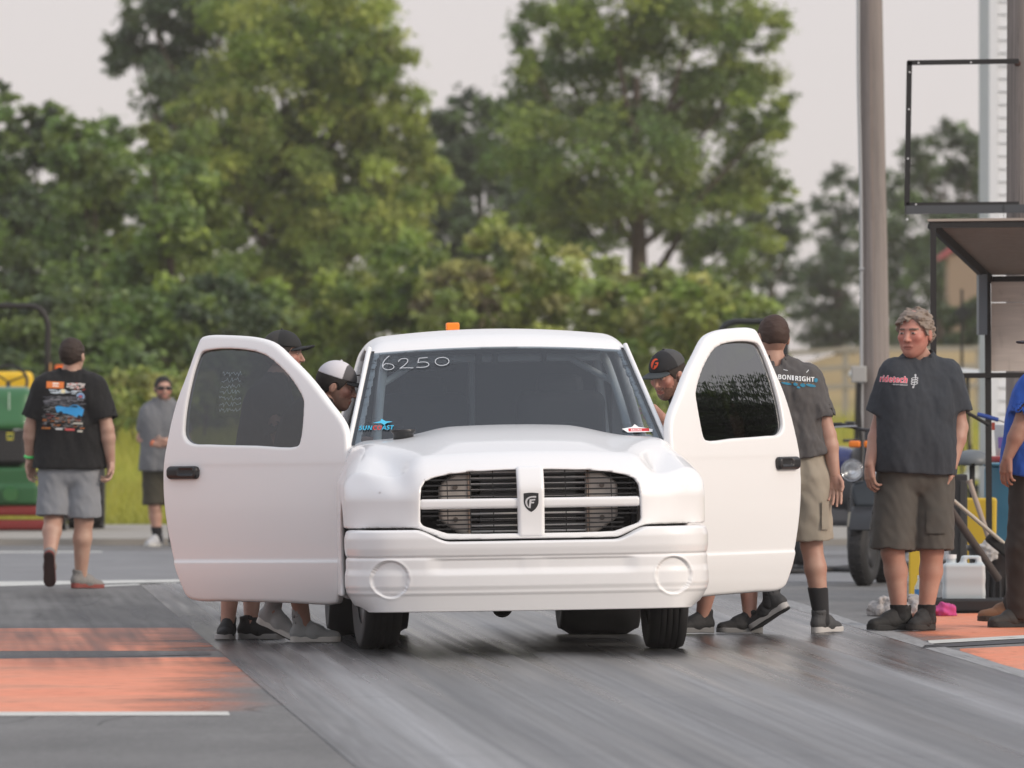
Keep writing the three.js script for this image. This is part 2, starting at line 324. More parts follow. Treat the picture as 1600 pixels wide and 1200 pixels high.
// ---------- the white drag truck ----------
const whiteBody = mat([0.85, 0.85, 0.85], 0.34, { clearcoat: 0.55, clearcoatRoughness: 0.05 });
const blackPlastic = mat([0.018, 0.018, 0.02], 0.38);
const blackMatte = mat([0.012, 0.012, 0.013], 0.75);
const rubber = mat([0.02, 0.02, 0.021], 0.7);
const castMetal = mat([0.42, 0.38, 0.34], 0.45, { metalness: 0.7 });
const steel = mat([0.55, 0.55, 0.56], 0.3, { metalness: 0.9 });
{
  const truck = thing('pickup_truck', 'white drag racing pickup truck with both doors open on the start line', 'pickup truck', V((814 - 800) * 48 / F, 0, -48), 0.070);
  const ROLL = 0.0150;                                     // the body leans on its springs
  const body = (name, g, m, parent = truck) => { const p = part(name, g, m, parent); if (parent === truck) p.rotation.z = ROLL; return p; };
  const seam = (x) => lerp(0.592, 0.655, sstep(0.43, 0.62, Math.abs(x)));
  const zf = (x, y) => 0.91 - 0.13 * sstep(0.84, 1.08, y) - 0.06 * (x / 0.62) ** 2;
  const hoodTop = (x, z) => 1.138 - 0.118 * (clamp((z + 0.78) / 1.65, 0, 1.2)) ** 2 - 0.03 * (x / 0.62) ** 2 + 0.052 * (1 - sstep(0.30, 0.66, x)) * sstep(0.8, -0.6, z);
  const grille = [[0, 0.957], [0.3, 0.949], [0.42, 0.937], [0.50, 0.921], [0.546, 0.902], [0.568, 0.868], [0.575, 0.80], [0.576, 0.690], [0.562, 0.672], [0.435, 0.630], [0.3, 0.627], [0, 0.626]];
  const grilleAll = [...grille, ...grille.slice(1, -1).reverse().map(([x, y]) => [-x, y])];
  const clip = (X, y, z) => {
    const x = Math.abs(X), wA = lerp(0.625, 0.84, sstep(0.65, -0.6, z));
    let a = smax(y - hoodTop(x, z), z - zf(x, y), 0.16);
    a = smax(a, (x - wA) * 0.97, 0.09);
    const zB = 0.805 - 0.30 * sstep(0.60, 0.99, x) ** 1.4 - 0.10 * sstep(0.80, 0.95, y);
    const wB = 0.952 - 0.11 * sstep(0.86, 1.12, y) - 0.02 * sstep(0.2, -0.6, z);
    let b = smax(y - lerp(0.900, 1.085, sstep(0.90, -0.30, z)), (x - wB) * 0.95, 0.10);
    b = smax(b, (z - zB) * 0.93, 0.075);
    let d = smin(a, b, 0.10);
    d = smax(d, -(z + 0.80), 0.02);
    const deep = d + 0.028;
    d = Math.max(d, -deep);                                // a moulded skin, hollow inside
    const cut = z > 0 ? seam(x) + 0.004 : 0.28;
    d = smax(d, cut - y, 0.008);
    const arch = Math.hypot(y - 0.36, z) - 0.435;
    if (x > 0.5) d = smax(d, -arch, 0.02);
    if (x < 0.63 && z > 0.5) d = smax(d, -Math.max(poly2(grilleAll, X, y), 0.6 - z), 0.014);
    return d * 0.8;
  };
  const front = body('front_clip', solid(clip, [-1.003, 0.243, -0.832], [1.0, 1.26, 1.0], 0.01117, null, 2.5), whiteBody);
  // bumper
  const half = [[0.35, 0.977], [0.62, 0.942], [0.79, 0.885], [0.895, 0.79], [0.945, 0.66], [0.958, 0.53], [0.952, 0.42]];
  const plan = new THREE.CatmullRomCurve3([...half.map(([x, z]) => V(-x, 0, z)).reverse(), V(0, 0, 0.99), ...half.map(([x, z]) => V(x, 0, z))]).getSpacedPoints(280);
  const bumperOff = (x, y) => {
    const a = Math.abs(x); let o = -0.012 * sstep(0.60, 0.66, y) - 0.02 * sstep(seam(a) - 0.02, seam(a), y) ** 2;
    o += -0.006 * sstep(0.56, 0.51, y) - 0.007 * Math.exp(-(((y - 0.506) / 0.007) ** 2));
    const inC = 1 - sstep(0.47, 0.57, a);
    o += -0.014 * inC * (1 - sstep(0.488, 0.506, y)) * sstep(0.408, 0.452, y) * (0.75 + 0.25 * sstep(0.03, 0.09, a));
    o += 0.006 * (1 - sstep(0.41, 0.45, y)) * sstep(0.33, 0.36, y);
    o += -0.006 * (1 - sstep(0.304, 0.324, y)) - 0.16 * Math.max(0, 0.312 - y);
    const r = Math.hypot(a - 0.745, y - 0.395);
    o += -0.012 * (1 - sstep(0.091, 0.098, r)) + 0.002 * Math.exp(-(((r - 0.103) / 0.006) ** 2));
    o -= 0.045 * sstep(0.78, 0.955, a) * clamp((0.35 - y) / 0.12) ** 2;
    return o;
  };
  const bumperSkin = gridSurface((u, v) => {
    const i = Math.round(u * 280), p = plan[i], q = plan[Math.min(280, i + 1)], s = plan[Math.max(0, i - 1)], n = V(-(q.z - s.z), 0, q.x - s.x).normalize();
    const a = Math.abs(p.x), y0 = seam(p.x) - 0.004, y1 = 0.222 + 0.03 * sstep(0.90, 0.955, a);
    const t = clamp((v - 0.06) / 0.88), y = lerp(y0, y1, t);
    let o = bumperOff(p.x, y); if (v < 0.06) o -= (0.06 - v) * 1.0; if (v > 0.94) o -= (v - 0.94) * 1.6;
    return V(p.x + n.x * o, y, p.z + n.z * o);
  }, 280, 120);
  const bump = body('bumper', bumperSkin, whiteBody);
  // grille bars
  const gz = (x, y) => zf(x, y) - 0.03;
  for (const s of [-1, 1]) body('grille_crossbar', solid((x, y, z) => { const X = x * s; return Math.max(rbox(X - 0.32, y - 0.783, z - gz(x, y), 0.26, 0.027, 0.024, 0.018), -X + 0.05); }, s > 0 ? [0.02, 0.74, 0.7] : [-0.62, 0.74, 0.7], s > 0 ? [0.62, 0.83, 0.94] : [-0.02, 0.83, 0.94], 0.008), whiteBody);
  const centre = body('grille_centre_bar', solid((x, y, z) => rbox(x, y - 0.79, z - gz(0, y) - 0.004, 0.071 + 0.006 * (y - 0.79), 0.185, 0.034, 0.02), [-0.11, 0.58, 0.68], [0.11, 1.0, 0.98], 0.008), whiteBody);
  const rodMat = mat([0.012, 0.012, 0.013], 0.5);
  for (const [y0, y1] of [[0.64, 0.757], [0.81, 0.95]]) {
    for (let k = 0; k < 5; k++) { const y = lerp(y0, y1, (k + 0.5) / 5), w = y < 0.70 ? 0.49 : y > 0.91 ? 0.50 : 0.565; body('grille_slat', beam(V(-w, y, zf(0.3, y) - 0.075), V(w, y, zf(0.3, y) - 0.075), 0.008, 0.0055), rodMat); }
    for (const x of [-0.43, -0.31, -0.19, 0.19, 0.31, 0.43]) body('grille_wire', beam(V(x, y0 - 0.01, zf(0.3, y0) - 0.085), V(x, y1 + 0.005, zf(0.3, y1) - 0.085), 0.0045, 0.0045), rodMat);
  }
  { // shield emblem with an F
    const s = new THREE.Shape(); s.moveTo(-0.037, 0.046); s.quadraticCurveTo(0, 0.052, 0.037, 0.046); s.lineTo(0.037, 0.005); s.quadraticCurveTo(0.034, -0.03, 0, -0.048); s.quadraticCurveTo(-0.034, -0.03, -0.037, 0.005);
    const e = body('emblem', new THREE.ExtrudeGeometry(s, { depth: 0.006, bevelEnabled: true, bevelSize: 0.002, bevelThickness: 0.002, bevelSegments: 2 }).translate(0, 0.786, 0.912), mat([0.02, 0.02, 0.022], 0.3), truck);
    const f = new THREE.Shape();
    f.moveTo(0.026, 0.033); f.lineTo(0.026, 0.024); f.quadraticCurveTo(-0.018, 0.03, -0.021, 0.004); f.quadraticCurveTo(-0.021, -0.015, -0.012, -0.026); f.lineTo(-0.012, -0.030); f.quadraticCurveTo(-0.031, -0.018, -0.031, 0.004); f.quadraticCurveTo(-0.028, 0.036, 0.026, 0.033);
    const g1 = new THREE.ExtrudeGeometry(f, { depth: 0.003, bevelEnabled: false });
    const h = new THREE.Shape(); h.moveTo(-0.010, 0.016); h.lineTo(0.020, 0.018); h.lineTo(0.018, 0.010); h.lineTo(0.000, 0.009); h.lineTo(-0.001, 0.003); h.lineTo(0.014, 0.003); h.lineTo(0.012, -0.005); h.lineTo(-0.003, -0.005); h.lineTo(-0.006, -0.031); h.lineTo(-0.016, -0.028);
    const g2 = new THREE.ExtrudeGeometry(h, { depth: 0.003, bevelEnabled: false });
    const lm = mat([0.65, 0.65, 0.66], 0.3, { metalness: 0.3 });
    part('emblem_swoosh', g1.translate(0, 0.786, 0.9205), lm, e); part('emblem_letter', g2.translate(0.002, 0.786, 0.9205), lm, e);
  }
  // intercooler behind the grille
  const ic = body('intercooler', box(0.50, 0.36, 0.07, 0, 0.79, 0.66), mat([0.03, 0.03, 0.032], 0.6));
  for (let k = 0; k < 11; k++) part('cooler_tube', box(0.62, 0.011, 0.02, 0, 0.635 + k * 0.031, 0.705, 0.004), mat([0.72, 0.71, 0.70], 0.45), ic);
  for (const s of [-1, 1]) {
    const tank = part('end_tank', solid((x, y, z) => smax(rbox(x - s * 0.385, y - 0.79, z - 0.68, 0.085, 0.175, 0.05, 0.025), (Math.abs(y - 0.79) - 0.21 + Math.abs(x - s * 0.30) * 0.7) * 0.8, 0.02), s > 0 ? [0.27, 0.59, 0.6] : [-0.5, 0.59, 0.6], s > 0 ? [0.5, 0.99, 0.75] : [-0.27, 0.99, 0.75], 0.009), mat([0.52, 0.47, 0.43], 0.45, { metalness: 0.2 }), ic);
    for (const y of [0.70, 0.87]) part('bolt', cyl(0.014, 0.014, 0.012, 8).rotateX(Math.PI / 2).translate(s * 0.385, y, 0.735), mat([0.18, 0.15, 0.13], 0.5, { metalness: 0.6 }), tank);
    part('tank_rib', box(0.014, 0.33, 0.02, s * 0.312, 0.79, 0.73, 0.004), mat([0.48, 0.36, 0.29], 0.45, { metalness: 0.4 }), tank);
  }
  body('radiator', box(1.15, 0.42, 0.04, 0, 0.78, 0.54), blackMatte);
  // hood details
  const stack = body('exhaust_stack', lathe([[0.0, 0.0], [0.055, 0.0], [0.055, 0.04], [0.065, 0.046], [0.066, 0.062], [0.058, 0.064], [0.054, 0.05], [0.0, 0.045]], 28).translate(-0.585, 1.110, -0.42), blackPlastic);
  for (const s of [-1, 1]) body('hood_pin', lathe([[0, 0], [0.032, 0], [0.034, 0.004], [0.012, 0.009], [0, 0.012]], 20).scale(1, 1, 1.8).translate(s * 0.69, 1.098, -0.52), mat([0.25, 0.25, 0.26], 0.35, { metalness: 0.8 }));
  // cab
  const wS = (y) => 0.90 - 0.30 * Math.max(0, y - 1.0);
  const wind = (x, y, z) => (y - 1.12) * 0.816 + (z + 0.72 + 0.10 * (x / 0.8) ** 2) * 0.578;
  const doorHole = [[-0.80, 0.36], [-0.80, 1.06], [-0.84, 1.10], [-1.42, 1.545], [-1.52, 1.59], [-1.92, 1.60], [-1.99, 1.55], [-2.06, 1.2], [-2.06, 0.40], [-2.0, 0.34], [-0.85, 0.34]];
  const windHole = (x, y) => Math.max(x - (wS(y) - 0.078), y - 1.600 + 0.03 * (x / 0.7) ** 2, 1.10 - y);
  const cab = (X, y, z) => {
    const x = Math.abs(X);
    let d = smax((x - wS(y)) * 0.957, y - (1.718 - 0.045 * (x / 0.7) ** 2 - 0.055 * ((z + 1.95) / 0.5) ** 2), 0.09);
    d = smax(d, wind(x, y, z), 0.03); d = smax(d, z + 0.74, 0.02); d = smax(d, -(z + 2.38) + 0.12 * Math.max(0, y - 1.1), 0.08); d = smax(d, 0.26 - y, 0.03);
    d = Math.max(d, -(d + 0.045));
    if (wind(x, y, z) > -0.16) d = smax(d, -windHole(x, y), 0.015);
    if (x > 0.45) d = smax(d, -poly2(doorHole, z, y), 0.02);
    return d;
  };
  body('cab', solid(cab, [-0.95, 0.22, -2.45], [0.95, 1.76, -0.66], 0.0155, null, 1.6), whiteBody);
  body('rear_bulkhead', box(1.38, 1.02, 0.02, 0, 1.06, -2.29), blackMatte);
  const glassTint = mat([0.34, 0.39, 0.43], 0.02, { transmission: 1, thickness: 0, ior: 1.72 });
  const shield = (X, y) => { const x = Math.abs(X); return -0.72 - 0.10 * (x / 0.8) ** 2 - ((y - 1.12) * 0.816 - 0.006) / 0.578; };
  const ws = body('windshield', gridSurface((u, v) => { const y = lerp(1.09, 1.615 - 0.03 * (2 * u - 1) ** 2 * 0.9, v), x = (2 * u - 1) * (wS(y) - 0.026); return V(x, y, shield(x, y)); }, 40, 24), glassTint);
  for (const s of [-1, 1]) part('windshield_seal', gridSurface((u, v) => { const y = lerp(1.09, 1.60, v), x = s * (wS(y) - 0.028 - 0.016 * u); return V(x, y, shield(x, y) - 0.004); }, 2, 20), blackMatte, ws);
  for (const s of [-1, 1]) body('pillar_trim', tube(Array.from({ length: 9 }, (_, i) => { const y = lerp(1.05, 1.615, i / 8), x = s * (wS(y) - 0.012); return V(x, y, shield(x, y) + 0.002); }), 0.014, 40, 8), whiteBody);
  const onGlass = (x0, x1, y0, y1, t, name) => { const g = gridSurface((u, v) => { const x = lerp(x0, x1, u), y = lerp(y0, y1, v); return V(x, y, shield(x, y) + 0.012); }, 16, 8); return part(name, g, mat([1, 1, 1], 0.6, { map: t, transparent: true }), ws); };
  onGlass(-0.655, -0.25, 1.485, 1.585, canvasTex(512, 160, (c, w, h) => {
    c.clearRect(0, 0, w, h); c.strokeStyle = 'rgba(225,230,235,0.8)'; c.lineWidth = 5; c.lineCap = 'round'; c.lineJoin = 'round';
    const S = (p) => { c.beginPath(); p.forEach((q, i) => q.length === 2 ? (i ? c.lineTo(...q) : c.moveTo(...q)) : q.length === 4 ? c.quadraticCurveTo(...q) : c.bezierCurveTo(...q)); c.stroke(); };
    S([[70, 20], [20, 60, 18, 110], [20, 150, 85, 150, 95, 118], [95, 85, 40, 88], [25, 95, 20, 112]]);
    S([[130, 70], [140, 38, 190, 36, 195, 58], [195, 85, 135, 130], [160, 122, 225, 128]]);
    S([[330, 38], [272, 44], [262, 82], [330, 66, 336, 100], [330, 130, 250, 122]]);
    S([[430, 40], [370, 40, 365, 108, 420, 110], [490, 110, 495, 40, 430, 38]]);
  }), 'painted_number');
  onGlass(-0.805, -0.56, 1.168, 1.235, canvasTex(512, 160, (c, w, h) => {
    c.clearRect(0, 0, w, h); c.fillStyle = '#4fc3e8';
    c.beginPath(); c.moveTo(170, 62); c.lineTo(260, 40); c.lineTo(275, 10); c.lineTo(320, 42); c.lineTo(400, 48); c.lineTo(330, 66); c.lineTo(300, 92); c.lineTo(270, 66); c.fill();
    c.font = 'italic bold 76px sans-serif'; c.fillStyle = '#35b5dd'; let x = 6; for (const [t, k] of [['SUN', '#35b5dd'], ['CO', '#d8362c'], ['AST', '#35b5dd']]) { c.fillStyle = k; c.fillText(t, x, 150); x += c.measureText(t).width; }
  }), 'sponsor_sticker');
  onGlass(0.62, 0.795, 1.12, 1.185, canvasTex(320, 140, (c, w, h) => {
    c.clearRect(0, 0, w, h); c.fillStyle = '#f0f0f0'; c.beginPath(); c.moveTo(4, 60); c.lineTo(110, 40); c.lineTo(140, 8); c.lineTo(175, 40); c.lineTo(316, 70); c.lineTo(310, 100); c.lineTo(60, 104); c.fill();
    c.fillStyle = '#cf2a30'; c.fillRect(70, 58, 210, 34); c.fillStyle = '#f5f5f5'; c.font = 'italic bold 30px sans-serif'; c.fillText('RACING', 90, 86);
  }), 'racing_sticker');
  // interior
  body('dashboard', box(1.5, 0.12, 0.35, 0, 0.98, -0.95, 0.05), blackMatte);
  body('headliner', box(1.14, 0.02, 0.78, 0, 1.585, -1.92), blackMatte);
  for (const s of [-1, 1]) body('seat', merged([box(0.50, 0.16, 0.5, s * 0.38, 0.62, -1.65, 0.06), box(0.50, 0.78, 0.16, s * 0.38, 0.98, -2.0, 0.07), box(0.26, 0.2, 0.12, s * 0.38, 1.36, -2.03, 0.05)]), blackMatte);
  body('steering_wheel', new THREE.TorusGeometry(0.16, 0.016, 10, 30).rotateX(-0.4).translate(0.38, 1.04, -1.2), blackMatte);
  body('floor_pan', box(1.5, 0.04, 1.5, 0, 0.33, -1.55), blackMatte);
  const cageMat = mat([0.80, 0.82, 0.80], 0.4);
  const cage = (name, pts, r = 0.023) => body(name, pts.length === 2 ? bar(pts[0], pts[1], r, 14) : tube(pts, r, 40, 12), cageMat);
  for (const s of [-1, 1]) {
    cage('cage_pillar', [V(s * 0.71, 0.5, -0.92), V(s * 0.70, 1.0, -1.0), V(s * 0.62, 1.50, -1.62), V(s * 0.60, 1.56, -1.72)]);
    cage('cage_roof_bar', [V(s * 0.60, 1.555, -1.70), V(s * 0.60, 1.565, -2.14)]);
    cage('cage_hoop_leg', [V(s * 0.60, 1.55, -2.15), V(s * 0.72, 0.4, -2.18)]);
    cage('cage_gusset', [V(s * 0.63, 1.42, -1.56), V(s * 0.42, 1.545, -1.70)], 0.018);
  }
  cage('cage_crossbar', [V(-0.6, 1.555, -1.72), V(0.6, 1.555, -1.72)]);
  cage('cage_crossbar', [V(-0.6, 1.555, -2.15), V(0.6, 1.555, -2.15)]);
  cage('cage_strut', [V(-0.1, 1.54, -2.15), V(-0.1, 1.0, -2.25)], 0.02);
  body('grab_clamp', box(0.035, 0.055, 0.055, -0.09, 1.555, -1.72), blackMatte); body('grab_clamp', box(0.03, 0.055, 0.055, 0.0, 1.555, -1.72), blackMatte); body('grab_clamp', box(0.03, 0.055, 0.055, 0.27, 1.555, -1.72), blackMatte);
  // doors: outline measured along the door (u from the hinge) and up
  const nOut = (v) => -0.05 * (Math.max(0, 0.50 - v) / 0.28) ** 2 + 0.010 * (1 - sstep(0.460, 0.476, v)) - 0.11 * Math.max(0, v - 1.0) - 0.25 * Math.max(0, v - 1.0) ** 2 + 0.012 * Math.sin(clamp((v - 0.48) / 0.5) * Math.PI);
  const UV = ([px, py]) => { const v = 1.29 - (py - 640) / 287; return new THREE.Vector2(((532 - px) / 286 - nOut(v) * 0.559) / 0.829, v); };
  const outline = [[530, 943], [537, 860], [545, 760], [547, 700], [543, 668], [515, 627], [487, 591], [460, 563], [432, 537], [405, 527.5], [364, 523], [326, 522.5], [316, 526], [309, 540], [295, 578], [275, 631], [261, 689], [254.5, 733], [255, 783], [263, 843], [268, 868], [274, 896], [282, 917], [288, 930], [300, 937], [360, 939], [450, 941.5]].map(UV);
  const hole = [[472, 698], [480, 627], [461, 595], [439, 571], [416, 554], [377, 545], [330, 545.5], [317, 550], [309, 566], [298, 606], [290, 655], [290, 680], [300, 691], [330, 693.5], [400, 696]].map(UV);
  const tess = new TessellateModifier(0.02, 10);
  const toDoor = (g, side, keep) => {
    const p = g.attributes.position;
    for (let i = 0; i < p.count; i++) { const u = p.getX(i), v = p.getY(i), n = p.getZ(i) + nOut(v); p.setXYZ(i, side * n, v, -u); }
    if (side < 0) { const a = p.array, q = g.attributes.uv?.array; for (let i = 0; i < p.count; i += 3) for (let k = 0; k < 3; k++) { const t = a[(i + 1) * 3 + k]; a[(i + 1) * 3 + k] = a[(i + 2) * 3 + k]; a[(i + 2) * 3 + k] = t; } if (q) for (let i = 0; i < p.count; i += 3) for (let k = 0; k < 2; k++) { const t = q[(i + 1) * 2 + k]; q[(i + 1) * 2 + k] = q[(i + 2) * 2 + k]; q[(i + 2) * 2 + k] = t; } }
    g.deleteAttribute('normal'); if (keep) { g.computeVertexNormals(); return g; }
    g.deleteAttribute('uv');
    return toCreasedNormals(mergeVertices(g, 1e-4), 0.6);
  };
  const smoothRing = (pts, sharp = [], count = 220) => {
    const q = []; pts.forEach((p, i) => { if (!sharp.includes(i)) { q.push(V(p.x, p.y, 0)); return; } const a = pts[(i + pts.length - 1) % pts.length], b = pts[(i + 1) % pts.length]; for (const [o, t] of [[a, 0.02], [b, 0.02]]) { const d = V(o.x - p.x, o.y - p.y, 0).setLength(t); q.push(V(p.x + d.x, p.y + d.y, 0)); } });
    const c = new THREE.CatmullRomCurve3(q, true, 'centripetal'); return c.getPoints(count).slice(0, -1).map((p) => new THREE.Vector2(p.x, p.y)); };
  const roll = new THREE.Quaternion().setFromAxisAngle(V(0, 0, 1), ROLL);
  const tint = [mat([0.13, 0.145, 0.16], 0.02, { transmission: 1, thickness: 0, ior: 1.85 }), mat([0.06, 0.065, 0.07], 0.015, { transmission: 1, thickness: 0, ior: 2.5 })];
  for (const side of [-1, 1]) {
    const ring = smoothRing(hole, [0, 1]), rim = smoothRing(outline, [0], 110).map((p) => [p.x, p.y]), gap = smoothRing(hole, [0, 1], 70).map((p) => [p.x, p.y]);
    const skin = (X, v, Z) => {
      const n = side * X - nOut(v), u = -Z; let d = smax(poly2(rim, u, v), Math.abs(n + 0.029) - 0.029, 0.022);
      if (u > 0.1 && v > 0.95) d = smax(d, -poly2(gap, u, v), 0.014);
      return d * 0.93;
    };
    const us = rim.map((p) => p[0]), vs = rim.map((p) => p[1]), u0 = Math.min(...us) - 0.03, u1 = Math.max(...us) + 0.03, v0 = Math.min(...vs) - 0.03, v1 = Math.max(...vs) + 0.03;
    const door = part('door', solid(skin, [side > 0 ? -0.33 : -0.06, v0, -u1], [side > 0 ? 0.06 : 0.33, v1, -u0], 0.0105), whiteBody, truck);
    door.position.copy(V(side * 0.925, 0, -0.74).applyQuaternion(roll));
    door.quaternion.copy(roll).multiply(new THREE.Quaternion().setFromAxisAngle(V(0, 1, 0), side < 0 ? 0.908 : -0.70));
    door.userData.label = side < 0 ? 'open white door with dark tinted window, left of the hood in the picture' : 'open white door whose window mirrors trees and sky, right of the hood in the picture';
    const pg = tess.modify(new THREE.ShapeGeometry(new THREE.Shape(ring.map((p) => p.clone()))).translate(0, 0, -0.022));
    part('door_window', toDoor(pg.index ? pg.toNonIndexed() : pg, side, true), tint[side < 0 ? 0 : 1], door);
    const [h0, h1] = [UV([316, 747]), UV([263, 727])];
    const hg = solid((x, y, z) => smax(rbox(x - side * (0.012), y - (h0.y + h1.y) / 2, z + (h0.x + h1.x) / 2, 0.028, 0.036, 0.105, 0.026), -rbox(x - side * 0.05, y - (h0.y + h1.y) / 2 - 0.006, z + (h0.x + h1.x) / 2 - 0.03, 0.022, 0.018, 0.05, 0.01), 0.01),
      [-0.06, 0.85, -(h1.x + 0.1)], [0.06, 1.02, -(h0.x - 0.1)], 0.006);
    part('door_handle', hg, blackPlastic, door);
    if (side < 0) { // white lettering down the rear of the glass
      const t = canvasTex(160, 300, (c, w, h) => {
        c.clearRect(0, 0, w, h); c.strokeStyle = 'rgba(170,185,195,0.55)'; c.lineWidth = 3; const r = rng(91);
        for (let row = 0; row < 7; row++) { const x0 = 30 - row * 3 + (row > 3 ? -12 : 0), x1 = 150 - (row > 4 ? 10 : 0); c.beginPath(); c.moveTo(x0, 30 + row * 38); for (let x = x0; x < x1; x += 7) c.lineTo(x, 24 + row * 38 + r() * 30 - 12); c.stroke(); }
      });
      const a = UV([382, 578]), b = UV([340, 650]);
      const dg = new THREE.PlaneGeometry(0.17, 0.26, 4, 10).translate((a.x + b.x) / 2, (a.y + b.y) / 2, -0.018).toNonIndexed();
      part('window_lettering', toDoor(dg, side, true), mat([1, 1, 1], 0.6, { map: t, transparent: true }), door);
    }
  }
  // wheels
  function wheel(x, z, r, w, turn) {
    const q = w * 0.22, n = 64;
    const g = new THREE.Group(); g.name = 'wheel'; truck.add(g); g.position.set(x, r - 0.006, z); g.rotation.y = turn;
    const prof = [[r * 0.58, -w * 0.42], [r * 0.75, -w * 0.5], [r * 0.9, -w * 0.5], [r - q * 0.35, -w * 0.47], [r - 0.006, -w * 0.36], ...(w < 0.3 ? [-0.24, -0.08, 0.08, 0.24].flatMap((c) => [[r - 0.001, (c - 0.025) * w], [r - 0.008, (c - 0.02) * w], [r - 0.008, (c + 0.02) * w], [r - 0.001, (c + 0.025) * w]]) : [[r, -w * 0.2], [r, w * 0.2]]), [r - 0.006, w * 0.36], [r - q * 0.35, w * 0.47], [r * 0.9, w * 0.5], [r * 0.75, w * 0.5], [r * 0.58, w * 0.42]];
    part('tyre', lathe(prof, n).rotateZ(Math.PI / 2), rubber, g);
    part('rim', lathe([[0.03, -w * 0.1], [0.06, -w * 0.12], [r * 0.3, -w * 0.1], [r * 0.5, -w * 0.3], [r * 0.6, -w * 0.42], [r * 0.6, w * 0.42], [r * 0.5, w * 0.3], [r * 0.3, w * 0.1], [0.06, w * 0.12], [0.0, w * 0.12]], 40).rotateZ(Math.PI / 2), mat([0.12, 0.12, 0.125], 0.4, { metalness: 0.6 }), g);
  }
  wheel(-0.765, 0, 0.335, 0.20, 0.07); wheel(0.765, 0, 0.335, 0.20, 0.02); wheel(-0.655, -3.06, 0.385, 0.45, 0); wheel(0.655, -3.06, 0.385, 0.45, 0);
  // chassis and bed
  for (const s of [-1, 1]) part('frame_rail', box(0.08, 0.12, 4.9, s * 0.42, 0.36, -1.75, 0.01), blackMatte, truck);
  part('front_axle', bar(V(-0.7, 0.33, 0), V(0.7, 0.33, 0), 0.04), blackMatte, truck);
  part('rear_axle', merged([bar(V(-0.6, 0.385, -3.06), V(0.6, 0.385, -3.06), 0.05), new THREE.SphereGeometry(0.15, 20, 14).translate(0, 0.385, -3.06)]), blackMatte, truck);
  part('engine', merged([box(0.6, 0.5, 0.9, 0, 0.62, -0.1, 0.05), box(0.4, 0.14, 0.7, 0, 0.30, -0.1, 0.04)]), mat([0.05, 0.05, 0.052], 0.6), truck);
  part('exhaust_pipe', lathe([[0.05, 0], [0.055, 0], [0.055, 0.3], [0.05, 0.3]], 20).rotateX(-1.4).translate(-0.12, 0.225, 0.3), mat([0.08, 0.07, 0.065], 0.5, { metalness: 0.6 }), truck);
  for (const s of [-1, 1]) body('inner_fender', box(0.03, 0.55, 1.3, s * 0.56, 0.65, 0.0), blackMatte);
  const bedSide = (s) => solid((X, y, z) => { const x = X * s; let d = smax(rbox(x - 0.80, y - 0.72, z + 3.42, 0.14, 0.40, 0.98, 0.05), 0, 0.001); d = Math.max(rbox(x - 0.82, y - 0.72, z + 3.42, 0.13, 0.40, 0.98, 0.05), -(Math.hypot(y - 0.40, z + 3.06) - 0.47)); return d; }, s > 0 ? [0.6, 0.28, -4.5] : [-1.0, 0.28, -4.5], s > 0 ? [1.0, 1.2, -2.36] : [-0.6, 1.2, -2.36], 0.02);
  for (const s of [-1, 1]) body('bed_side', bedSide(s), whiteBody);
  body('tailgate', box(1.4, 0.5, 0.06, 0, 0.85, -4.36, 0.02), whiteBody);
  body('bed_floor', box(1.4, 0.04, 1.9, 0, 0.80, -3.4), blackMatte);
  const lampPost = body('light_bracket', bar(V(-0.135, 1.10, -3.2), V(-0.135, 1.72, -3.2), 0.012), blackMatte);
  body('amber_light', box(0.075, 0.046, 0.06, -0.135, 1.742, -3.2, 0.01), mat([0.9, 0.22, 0.02], 0.3, { emissive: new THREE.Color(0.35, 0.08, 0.004) }));
}
